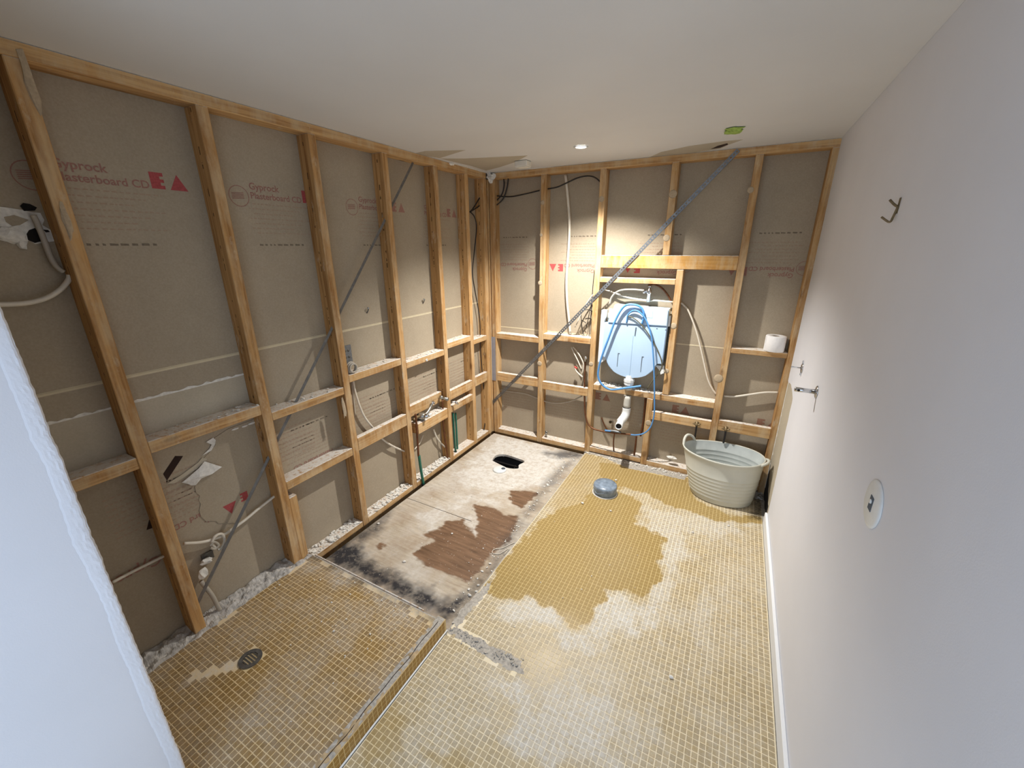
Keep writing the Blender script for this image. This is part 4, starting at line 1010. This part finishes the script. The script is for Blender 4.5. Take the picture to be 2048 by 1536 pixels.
cable('black_cable', 'black cable dropping from the top plate to the corner on the right', 'cable', BP([(1017, 352), (1014, 375), (1006, 398), (990, 413)], .045), 0.0055, 'cable_black', 6, 6)
cable('black_cable', 'upper short black cable at the left wall corner stud', 'cable', LP([(959, 396), (953, 406), (946, 417), (940, 424)], -.04), 0.0055, 'cable_black', 6, 6)
cable('black_cable', 'lower short black cable at the left wall corner stud', 'cable', LP([(962, 409), (954, 415), (946, 420), (940, 424)], -.045), 0.0055, 'cable_black', 6, 6)
cable('black_cable', 'long black cable hanging down the last bay of the left wall', 'cable', LP([(941, 424), (949, 434), (953, 455), (949, 500), (945, 545), (950, 582), (957, 620), (960, 650), (961, 700), (966, 760), (971, 800), (972, 830), (966, 872)], -.05), 0.005, 'cable_black', 6, 6)
cable('grey_cable', 'thin grey cable sagging across the lowest bays of the back wall', 'cable', BP([(998, 779), (1020, 783), (1050, 787), (1074, 796), (1095, 804), (1120, 806), (1145, 801), (1164, 792)], .055), 0.006, 'cable_grey', 6, 6)
# copper riser
cr = empty('copper_riser', BW(1170, 720, .03), 'dark copper pipe rising beside the third stud to a chrome elbow', 'pipe')
tube('pipe_run', BP([(1171, 722), (1169, 760), (1169, 800), (1171, 831), (1177, 849), (1191, 859), (1221, 865), (1250, 868), (1262, 869)], [.02, .02, .01, 0, -.02, -.03, -.035, -.04, -.04]), 0.0075, 'copper', cr)
c = BW(1171, 716, .02); revolve('elbow', [(0.012, -0.03), (0.014, 0), (0.010, 0.016)], c, (0, 0, 1), 'chrome_dull', cr, 12); revolve('stub', [(0.009, 0), (0.009, 0.03), (0.013, 0.03), (0.013, 0.04)], c, (0.4, -1, 0.3), 'chrome', cr, 12)
tt = empty('hose_tee', BW(1240, 862, -.04), 'small metal tee joining the blue hose to the copper pipe', 'pipe fitting')
tube('run', BP([(1212, 861), (1226, 862), (1242, 865)], -.042), 0.010, 'galvanised', tt); tube('spigot', BP([(1210, 861), (1222, 862)], -.045), 0.0085, 'hose_blue', tt); tube('drop', [BW(1229, 866, -.04), BW(1227, 885, 0.0), BW(1228, 912, .04)], 0.006, 'copper', tt)
cable('copper_pipe', 'short copper pipe dropping to the bottom plate under the blue hose', 'pipe', BP([(1273, 872), (1271, 890), (1268, 912)], [-.03, .01, .03]), 0.008, 'copper')
cable('copper_pipe', 'copper pipe standing behind the stub stud under the cistern', 'pipe', BP([(1291, 797), (1287, 840), (1281, 872)], .05), 0.008, 'copper')
cable('copper_pipe', 'copper pipe slanting behind the flush pipe outlet', 'pipe', BP([(1203, 835), (1209, 850), (1216, 862)], .05), 0.006, 'copper')
for lab, px, py in (('small brass tap on the nogging right of the stub stud', 1394, 846), ('small brass tap on the nogging above the tub', 1452, 856)):
    tp = empty('wall_tap', BW(px, py, -.01), lab, 'tap'); c = BW(px, py, -.002)
    revolve('body', [(0.016, 0), (0.016, 0.006), (0.010, 0.008), (0.010, 0.035)], c, (0, -1, 0), 'brass', tp, 12); tube('handle', [c + Vector((-0.028, -0.036, 0.008)), c + Vector((0, -0.038, 0)), c + Vector((0.028, -0.036, 0.010))], 0.006, 'brass', tp, 4)
    tube('tail', [c + Vector((0, -0.02, 0)), c + Vector((0.002, -0.022, -0.05)), c + Vector((0.0, -0.018, -0.12))], 0.007, 'cable_black', tp); revolve('knob', [(0.010, 0), (0.011, 0.01), (0.004, 0.014)], c + Vector((0, -0.035, 0)), (0, -1, 0), 'brass', tp, 10)
pf = empty('pipe_stub', BW(1093, 866, .03), 'small brass pipe stub at the bottom plate beside the second stud', 'pipe fitting')
revolve('elbow', [(0.010, 0), (0.012, 0.02), (0.012, 0.05)], BW(1092, 872, .04), (0, 0, 1), 'chrome_dull', pf, 12); revolve('mouth', [(0.012, 0), (0.014, 0.012), (0.009, 0.012), (0.009, 0.002)], BW(1093, 864, .03), (0.3, -1, 0), 'chrome_dull', pf, 12, True, False)
pf = empty('pipe_stub', BW(1222, 844, .06), 'small brass pipe stub behind the flush pipe', 'pipe fitting')
revolve('mouth', [(0.012, 0), (0.014, 0.012), (0.009, 0.012), (0.009, 0.002)], BW(1222, 844, .06), (-0.4, -1, 0.2), 'brass', pf, 12, True, False); revolve('shank', [(0.010, -0.025), (0.010, 0.001)], BW(1222, 844, .06), (-0.4, -1, 0.2), 'chrome_dull', pf, 12)

# ---- tub
tub = empty('rubber_tub', (2.12, -0.19, 0), 'pale grey flexible rubber tub with two handles on the floor', 'tub')
def tub_ring(z, k_in=0.0):
    f = z / 0.355; cx = 2.135 + (2.103 - 2.135) * f; cy = -0.205 + 0.018 * f; rx = 0.208 + (0.272 - 0.208) * f ** 0.85 - k_in; ry = 0.152 + (0.184 - 0.152) * f ** 0.85 - k_in
    return cx, cy, rx, ry
def tub_shell(zs, inward, mat, name):
    k = 56; v, f = [], []
    for z, off in zs:
        cx, cy, rx, ry = tub_ring(z, inward)
        for j in range(k):
            a = 2 * math.pi * j / k; v.append((cx + (rx + off) * math.cos(a), cy + (ry + off) * math.sin(a), z + 0.002 + (0.006 * math.sin(2 * a + 0.8) * (z / 0.355) ** 3)))
    for i in range(len(zs) - 1):
        for j in range(k): f.append((i * k + j, i * k + (j + 1) % k, (i + 1) * k + (j + 1) % k, (i + 1) * k + j))
    f.append(tuple(range(k))); return put(name, v, f, mat, tub, True)
zs = [(0.0, -0.012), (0.003, -0.003), (0.012, 0.0)]
for i in range(7):
    z = 0.045 + i * 0.028; zs += [(z - 0.006, 0.0), (z - 0.003, 0.0014), (z, 0.0016), (z + 0.003, 0.0)]
zs += [(0.30, 0.0), (0.338, 0.0), (0.342, 0.004), (0.354, 0.005), (0.357, 0.0), (0.354, -0.005)]
tub_shell(zs, 0.0, 'tub_rubber', 'outer_wall')
zi = [(0.010, 0.0)]
for i in range(5):
    z = 0.14 + i * 0.035; zi += [(z - 0.004, 0.0), (z, -0.0022), (z + 0.004, 0.0)]
tub_shell(zi + [(0.354, 0.0)], 0.0055, 'tub_rubber_inside', 'inner_wall')
def handle(an0, spread, up, out, mat='tub_rubber'):
    cx, cy, rx, ry = tub_ring(0.350); pts = []
    for i in range(9):
        f = i / 8; a = an0 + spread * (f - 0.5) * 2; s = math.sin(math.pi * f) ** 0.6
        d = Vector((math.cos(a), math.sin(a), 0)); pts.append(Vector((cx + rx * math.cos(a), cy + ry * math.sin(a), 0.345)) + d * out * s + Vector((0, 0, up * s)))
    path = spline(pts, 4); v, f = tube_geo(path, [0.010] * len(path), 8); put('handle', v, f, mat, tub, True)
handle(math.radians(158), 0.36, 0.062, 0.006); handle(math.radians(-8), 0.33, 0.018, 0.022)

# ---- toilet roll
tr = empty('toilet_roll', (2.308, 0.035, 1.101), 'white toilet paper roll standing on the nogging by the right wall', 'toilet roll')
c = Vector((2.308, 0.034, 1.1012))
revolve('paper', [(0.020, 0.0), (0.060, 0.0), (0.063, 0.004), (0.063, 0.104), (0.060, 0.108), (0.020, 0.108), (0.020, 0.0)], c, (0, 0, 1), 'tissue', tr, 36, True, False)
revolve('core', [(0.0195, 0.002), (0.0195, 0.106)], c, (0, 0, 1), 'card', tr, 24, True, False)
slab_poly('loose_end', [c + Vector((0.0635 * math.cos(a), 0.0635 * math.sin(a), z)) for a, z in ((-2.7, 0.004), (-2.9, 0.004), (-2.9, 0.104), (-2.7, 0.104))], (-1, -0.3, 0), 0.001, 'tissue', tr)

# ---- floor waste cap, plywood hole cap
pc = empty('waste_stub', (1.352, -0.575, 0.0), 'squat grey plastic waste pipe cap standing on the wet tiles', 'pipe cap')
c = Vector((1.350, -0.573, 0.001))
revolve('cap', [(0.088, 0.0), (0.088, 0.066), (0.083, 0.074), (0.04, 0.077), (0.001, 0.076)], c, (0, 0, 1), 'grey_cap', pc, 36); revolve('skirt', [(0.096, 0.0), (0.094, 0.003), (0.0885, 0.0045)], c, (0, 0, 1), 'plaster', pc, 36, True, False)
tube('tape_fold', [c + Vector((0.0885 * math.cos(a), 0.0885 * math.sin(a), z)) for a, z in ((-2.9, .06), (-2.6, .045), (-2.3, .03), (-2.0, .022), (-1.7, .035), (-1.4, .045))], 0.0022, 'grey_cap', pc)
dc = empty('drain_cover', (0.445, -0.635, ZP), 'round white drain cap sitting at the edge of the plywood hole', 'drain cap')
c = Vector((0.447, -0.637, ZP + 0.001)); revolve('disc', [(0.058, 0.0), (0.058, 0.008), (0.050, 0.011), (0.001, 0.011)], c, (0, 0, 1), 'pvc_white', dc, 32); revolve('plug', [(0.018, 0.0), (0.018, 0.0125), (0.001, 0.0125)], c + Vector((0.026, 0.018, 0)), (0, 0, 1), 'slot_grey', dc, 16)

# ---- fittings on the right wall
hk = empty('coat_hook', RW(1797, 415), 'small bent metal hook high on the right wall', 'hook')
c = RW(1798, 412)
tube('hook_wire', [c + Vector((-0.002, 0, 0.0)), c + Vector((-0.006, 0.004, -0.03)), c + Vector((-0.012, 0.004, -0.046)), c + Vector((-0.034, 0.01, -0.030))], 0.0032, 'brass', hk, 6); tube('upper_prong', [c + Vector((-0.003, 0, -0.002)), c + Vector((-0.012, 0.006, 0.006)), c + Vector((-0.024, 0.012, 0.020))], 0.0036, 'brass', hk, 5); box('back_plate', c + Vector((-0.0025, -0.006, -0.022)), c + Vector((-0.0003, 0.006, 0.024)), 'brass', hk)
for lab, px, py, ln, rr in (('chrome bracket near the corner on the right wall', 1605, 736, 0.055, 0.004), ('chrome rod bracket with dark end hole on the right wall', 1634, 784, 0.088, 0.011)):
    c = RW(px, py); br = empty('rail_bracket', c, lab, 'bracket')
    revolve('flange', [(0.030, 0.0003), (0.030, 0.004), (0.020, 0.007), (0.012, 0.008)], c, (-1, 0, 0), 'chrome', br, 24)
    revolve('rod', [(rr, 0.006), (rr, ln), (rr * .7, ln + 0.002), (0.001, ln + 0.002)], c, (-1, 0, 0), 'chrome', br, 16)
    if rr > .006: revolve('set_hole', [(0.006, 0.0), (0.001, 0.0012)], c + Vector((-ln + 0.014, -rr, 0)), (0, -1, 0), 'void_dark', br, 12)
    else: box('plate', c + Vector((-0.006, -0.006, -0.045)), c + Vector((-0.001, 0.006, 0.045)), 'chrome', br)
wp = empty('wall_plate', RW(1747, 1007), 'round white cover plate with a dark slot on the right wall', 'wall plate')
c = RW(1748, 1008); revolve('disc', [(0.066, 0.0003), (0.066, 0.003), (0.058, 0.006), (0.001, 0.0065)], c, (-1, 0, 0), 'pvc_white', wp, 36)
box('slot', c + Vector((-0.0075, -0.013, -0.020)), c + Vector((-0.0063, 0.013, 0.020)), 'slot_grey', wp); revolve('screw', [(0.007, 0), (0.006, 0.003), (0.001, 0.003)], c + Vector((-0.0075, 0.0, 0.006)), (-1, 0, 0), 'pvc_white', wp, 10)

# ---- left wall fittings
gb = empty('mounting_box', LW(700, 705, -.03), 'galvanised box plate fixed beside the third stud of left wall', 'mounting box')
y0 = ys['C'] + T + 0.001
box('plate', (-0.034, y0, 1.115), (-0.030, y0 + 0.068, 1.238), 'galvanised', gb); box('side', (-0.075, y0, 1.115), (-0.034, y0 + 0.002, 1.238), 'galvanised', gb)
for dy, dz in ((.02, .09), (.045, .09), (.02, .05), (.045, .05)): revolve('knockout', [(0.009, 0.0), (0.009, 0.0012), (0.001, 0.0012)], (-0.030, y0 + dy, 1.115 + dz), (1, 0, 0), 'galvanised_dull', gb, 12)
cc = empty('cable_coil', (-0.03, -1.63, 1.07), 'coiled pale cable end resting under the galvanised box plate', 'cable')
for k in range(3):
    cen = Vector((-0.028 + 0.012 * k, y0 + 0.045, 1.095)); tube('coil_turn', [cen + Vector((0, (0.034 - .004 * k) * math.cos(a), (0.034 - .004 * k) * math.sin(a))) for a in np.linspace(0, 6.2, 13)], 0.0055, 'cable_grey', cc, 4)
cable('pale_cable', 'pale cable falling behind noggings between third and fourth left stud', 'cable', LP([(706, 760), (712, 790), (727, 830), (747, 857), (765, 878), (785, 892), (810, 903)], -.06), 0.007, 'cable_white')
cable('pale_cable', 'pale cable falling from the galvanised box close beside its stud', 'cable', LP([(703, 757), (706, 790), (710, 830)], -.07), 0.006, 'cable_grey')
cable('pale_cable', 'pale cable curving to the bottom plate under the shower mixer', 'cable', LP([(867, 858), (873, 874), (882, 886), (892, 896)], -.06), 0.007, 'cable_white')
cable('pale_cable', 'short pale cable slanting beside the copper pipe under the mixer', 'cable', LP([(846, 870), (840, 885), (829, 899)], -.07), 0.005, 'cable_white')
cable('pale_cable', 'pale cable hanging from the smashed hole at far left', 'cable', LP([(66, 430), (76, 450), (88, 480), (100, 512), (112, 532), (127, 544)], -.07), 0.0085, 'cable_grey')
cable('pale_cable', 'pale cable curling from the first stud to the nib wall', 'cable', LP([(139, 550), (137, 560), (122, 578), (95, 595), (60, 605), (10, 609), (-30, 606)], -.06), 0.0085, 'cable_white')
cable('pale_cable', 'pale cable low in the first bay by the nib wall', 'cable', LP([(225, 1165), (260, 1146), (300, 1126), (336, 1108)], -.07), 0.0065, 'cable_white')
cable('pale_cable', 'pale cable rising across the second bay above the shower base', 'cable', LP([(368, 1087), (400, 1085), (425, 1079), (450, 1068), (490, 1040), (520, 1015), (552, 990)], -.06), 0.0075, 'cable_white')
lk = empty('cable_knot', LW(435, 1085, -.05), 'knotted pale cable with plaster lumps above the shower base', 'cable')
tube('loop', LP([(432, 1096), (424, 1086), (430, 1073), (443, 1068), (449, 1080), (444, 1094), (436, 1100)], -.05), 0.007, 'cable_white', lk); tube('inner_loop', LP([(420, 1092), (428, 1084), (437, 1090), (430, 1098), (421, 1096)], -.045), 0.006, 'cable_grey', lk)
box('bracket', LW(405, 1125, -.085), LW(425, 1100, -.075), 'galvanised_dull', lk)
blob('plaster_lump', LW(413, 1122, -.06), (0.012, 0.025, 0.014), 'plaster', lk, 21); blob('plaster_lump', LW(406, 1148, -.04), (0.01, 0.022, 0.028), 'plaster', lk, 22)
cable('grey_pipe', 'short grey flexible pipe bending into the rubble beside first stud', 'pipe', LP([(402, 1163), (412, 1175), (425, 1192), (435, 1212), (440, 1220)], -.04), 0.010, 'cable_grey')
for lab, px, py in (('tiny bent screw in left board between third and fourth stud', 733, 620), ('tiny screw in left board between fourth and fifth stud', 845, 602)):
    s_ = empty('screw', LW(px, py, -D), lab, 'screw'); c = LW(px, py, -D)
    tube('shank', [c + Vector((0.001, 0, -0.02)), c + Vector((0.012, 0.004, 0.0)), c + Vector((0.016, 0.002, 0.012))], 0.0035, 'galvanised_dull', s_, 4); revolve('head', [(0.007, 0), (0.007, 0.003), (0.003, 0.004)], c + Vector((0.015, 0.002, 0.012)), (1, 0, 0.6), 'galvanised', s_, 10)
# shower mixer and pipes
mx = empty('mixer_valve', LW(845, 835, -.03), 'bare chrome shower mixer valve body lying on the left wall nogging', 'mixer valve')
c = Vector((-0.035, -1.03, 0.535))
revolve('valve_body', [(0.024, -0.03), (0.030, -0.024), (0.030, 0.024), (0.022, 0.03), (0.018, 0.045)], c, (1, 0, 0.25), 'chrome_dull', mx, 18); revolve('cartridge', [(0.018, 0.0), (0.020, 0.016), (0.012, 0.02), (0.012, 0.034)], c + Vector((0.04, 0.0, 0.01)), (1, 0, 0.25), 'chrome', mx, 16)
tube('inlet', [c + Vector((0, -0.09, 0.0)), c + Vector((0, -0.05, 0.01)), c + Vector((0, 0, 0))], 0.013, 'brass', mx, 5); tube('outlet', [c, c + Vector((0.005, 0.06, 0.005)), c + Vector((0.0, 0.11, 0.03)), c + Vector((0, 0.14, 0.055))], 0.011, 'chrome_dull', mx, 5)
revolve('port', [(0.016, 0), (0.017, 0.012), (0.010, 0.012), (0.010, 0.001)], c + Vector((0.002, 0.145, 0.062)), (0.8, 0.3, 0.5), 'chrome', mx, 14, True, False); blob('plaster_lump', c + Vector((0.015, 0.08, -0.015)), (0.012, 0.03, 0.01), 'plaster', mx, 31)
def sleeved(lab, pts_cu, pts_gr, x, r=0.008):
    g = empty('water_pipe', LW(*pts_gr[-1], x), lab, 'pipe'); 
    if pts_cu: tube('copper_run', LP(pts_cu, x), r, 'copper', g)
    tube('green_sleeve', LP(pts_gr, x), r * 1.35, 'green_sleeve', g); tube('foot', [LW(*pts_gr[-1], x), LW(pts_gr[-1][0] + 1, pts_gr[-1][1] + 6, x)], r * 1.9, 'black_foam', g, 3); return g
sleeved('copper pipe with green sleeve below the shower mixer', [(831, 828), (833, 850), (835, 880), (837, 912)], [(838, 911), (842, 940), (847, 968)], 0.008)
sleeved('front green sleeved water pipe beside the fifth left stud', None, [(906, 826), (908, 860), (911, 902)], -.03, 0.0065)
sleeved('rear green sleeved water pipe beside the fifth left stud', None, [(911, 826), (913, 860), (915, 901)], -.05, 0.0065)
cable('copper_pipe', 'dark copper pipe standing before the fifth left stud', 'pipe', LP([(885, 800), (887, 850), (892, 890), (897, 926)], -.02), 0.007, 'copper')
st = empty('wall_spout', LW(895, 798, 0.0), 'chrome spout fitting sticking out at the fifth left stud', 'spout')
c = LW(880, 794, -.03); dd = LW(911, 803, 0.03)
revolve('shank', [(0.016, 0), (0.017, 0.02), (0.012, 0.024), (0.012, 0.06), (0.016, 0.062), (0.016, 0.08)], c, dd - c, 'chrome_dull', st, 14); tube('lever', [dd + Vector((-0.02, -0.03, 0.0)), dd, dd + Vector((0.01, 0.02, -0.03))], 0.006, 'chrome', st, 4); revolve('nozzle', [(0.010, 0), (0.012, 0.02), (0.006, 0.024)], dd, (0.3, 0.4, -1), 'chrome', st, 12)
vf = empty('pipe_nub', LW(852, 720, .003), 'tiny white anchor in the nogging between fourth and fifth left stud', 'anchor')
c = LW(853, 720, 0.0); revolve('collar', [(0.010, 0), (0.010, 0.006), (0.005, 0.006), (0.005, 0.001)], c, (1, 0, 0), 'pvc_white', vf, 12, True, False); revolve('bore', [(0.0048, 0.002), (0.001, 0.002)], c, (1, 0, 0), 'void_dark', vf, 10)

# ---- string on the plywood and loose debris
cable('string_loop', 'thin white string looped on the plywood beside the tile edge', 'string', [FL(a, b, ZP + 0.004) for a, b in ((1037, 1083), (1022, 1088), (1005, 1096), (988, 1099), (985, 1106), (998, 1108), (1012, 1100), (1026, 1094), (1017, 1100), (1008, 1110))], 0.0022, 'cable_white', 6, 6)
rb = random.Random(11)
def crumbs(name, n, sampler, smin, smax, label, mat='plaster', seed=0):
    r = random.Random(seed); V, F = [], []
    ico = bmesh.new(); bmesh.ops.create_icosphere(ico, subdivisions=1, radius=1); iv = [v.co.copy() for v in ico.verts]; fi = [tuple(v.index for v in f.verts) for f in ico.faces]; ico.free()
    iv = [v for v in iv]
    for _ in range(n):
        p = sampler(r); s = smin + (smax - smin) * r.random() ** 3; rot = Matrix.Rotation(r.uniform(0, 6.3), 3, 'Z') @ Matrix.Rotation(r.uniform(-.5, .5), 3, 'X'); o = len(V)
        sc = (s * r.uniform(.7, 1.5), s * r.uniform(.5, 1), s * r.uniform(.3, .6))
        for v in iv:
            k = r.uniform(.75, 1.2); V.append(p + rot @ Vector((v.x * sc[0] * k, v.y * sc[1] * k, v.z * sc[2] * k)) + Vector((0, 0, sc[2] * .8)))
        F += [tuple(i + o for i in q) for q in fi]
    me = bpy.data.meshes.new(name); b = V[0].copy(); me.from_pydata([tuple(v - b) for v in V], [], F); o = link(name, me, mat, None, b)
    return tag(o, label, 'debris', None, 'stuff')
def on_plates(r):
    a, b = r.choice(plL[:3]); return Vector((r.uniform(-0.085, -0.006), r.uniform(a + .01, b - .01), 0.0265))
crumbs('plaster_crumbs', 620, on_plates, 0.002, 0.018, 'white plaster crumbs heaped on the left wall bottom plates', seed=1)
def on_back(r):
    a, b, z = r.choice(pb[:4]); return Vector((r.uniform(a, b), r.uniform(0.005, 0.085), z + 0.0465))
crumbs('plaster_crumbs', 320, on_back, 0.002, 0.010, 'white plaster crumbs along the back wall bottom plates', seed=2)
def on_shelf(r):
    if r.random() < .6: return Vector((r.uniform(1.05, 1.98), r.uniform(0.004, 0.085), 0.6645))
    return Vector((r.uniform(.07, .97), r.uniform(0.004, .085), 1.0265 if r.random() < 0 else 1.067)) if r.random() < .5 else Vector((r.uniform(.07, .49), r.uniform(0.004, .085), 1.0265))
crumbs('plaster_crumbs', 300, lambda r: Vector((r.uniform(1.05, 1.60), r.uniform(0.004, 0.085), 0.6645)), 0.002, 0.014, 'white plaster crumbs on the ledge under the cistern', seed=3)
def on_nogs(r):
    q = r.choice([(ys['A'] + T, ys['B'], 1.0575), (ys['B'] + T, ys['C'], .9985), (ys['C'] + T, ys['D'], 1.0605), (ys['D'] + T, ys['E'], 1.0175), (ys['E'] + T, ys['F'], 1.0605), (ys['F'] + T, -.09, 1.0145), (ys['D'] + .12, ys['E'], .5055)])
    return Vector((r.uniform(-.085, -.004), r.uniform(q[0] + .01, q[1] - .01), q[2]))
crumbs('plaster_crumbs', 420, on_nogs, 0.0015, 0.009, 'white plaster crumbs along the left wall noggings', seed=4)
def on_border(r):
    f = r.random(); a = FL(1150, 912, ZP); b = FL(915, 1228, ZP); p = a.lerp(b, f); return Vector((min(1.0, p.x + r.gauss(-0.03, 0.03)), p.y, ZP + .0008))
crumbs('plaster_crumbs', 240, on_border, 0.0015, 0.010, 'pale grit scattered along the edge between plywood and tiles', seed=5)
crumbs('plaster_crumbs', 260, lambda r: Vector((r.uniform(.05, .98), r.uniform(-2.1, -.05), ZP + .0008)), 0.001, 0.006, 'pale grit scattered over the bare plywood', seed=6)
crumbs('plaster_crumbs', 200, lambda r: Vector((r.uniform(1.03, 2.38), r.uniform(-3.0, -.1), .0014)), 0.001, 0.0045, 'pale grit scattered over the main mosaic floor', seed=7)
crumbs('plaster_crumbs', 150, lambda r: Vector((r.uniform(.04, .9), -2.15 - abs(r.gauss(0, .25)), ZS + .0012)), 0.001, 0.005, 'pale grit scattered over the shower base', seed=8)
crumbs('mortar_rubble', 160, lambda r: FL(r.uniform(895, 1045), 0, 0) if False else Vector((r.uniform(1.01, 1.42), -2.105 + r.gauss(0, .018), .0002)), 0.001, 0.008, 'grey mortar rubble in the broken strip of floor tiles', 'screed', seed=9)
crumbs('mortar_rubble', 260, lambda r: Vector((r.uniform(1.0, 1.95), -0.03 + r.gauss(0, .012), .0006)), 0.0015, 0.012, 'mortar rubble along the back edge of the mosaic floor', 'plaster', seed=10)
crumbs('mortar_rubble', 90, lambda r: Vector((r.uniform(2.36, 2.415), r.uniform(-.12, -.02), .001)), 0.003, 0.016, 'dark mouldy rubble in the corner behind the tub', 'plaster_dirty', seed=12)
chips = [(1165, 1007, .012, 'white plaster chip on the tiles left of the pipe cap'), (1232, 961, .010, 'white plaster chip right behind the grey pipe cap'), (1221, 1022, .009, 'white plaster chip in front of the grey pipe cap'), (1342, 1355, .010, 'white plaster chip alone on the open tiles in the foreground'),
         (808, 1124, .012, 'white plaster chip pair on the plywood by the brown stain'), (757, 1048, .010, 'white plaster chip near the left plate on the plywood'), (904, 1068, .009, 'white plaster chip in the brown plywood stain'), (1457, 1052, .010, 'white plaster chip on tiles in front of the tub'), (1385, 1065, .008, 'white plaster chip on the dusty tiles left of the tub')]
for k, (px, py, s, lab) in enumerate(chips):
    z = ZP if px < 960 else 0.001; p = FL(px, py, z); tag(blob('plaster_chip', p + Vector((0, 0, s * .45)), (s, s * .8, s * .5), 'plaster', None, 200 + k, 1), lab, 'plaster chip', 'plaster chips on the floor')
tag(blob('paper_scrap', BW(1342, 917, .02) + Vector((0, 0, .01)), (0.04, 0.02, 0.012), 'plaster', None, 77), 'crumpled white scrap on the bottom plate left of the tub', 'scrap')
tag(blob('plaster_slab', BW(1350, 953, -.03) + Vector((0, 0, .0)), (0.045, 0.012, 0.014), 'plaster', None, 78), 'broken white plaster piece at the floor edge left of tub', 'plaster chip')
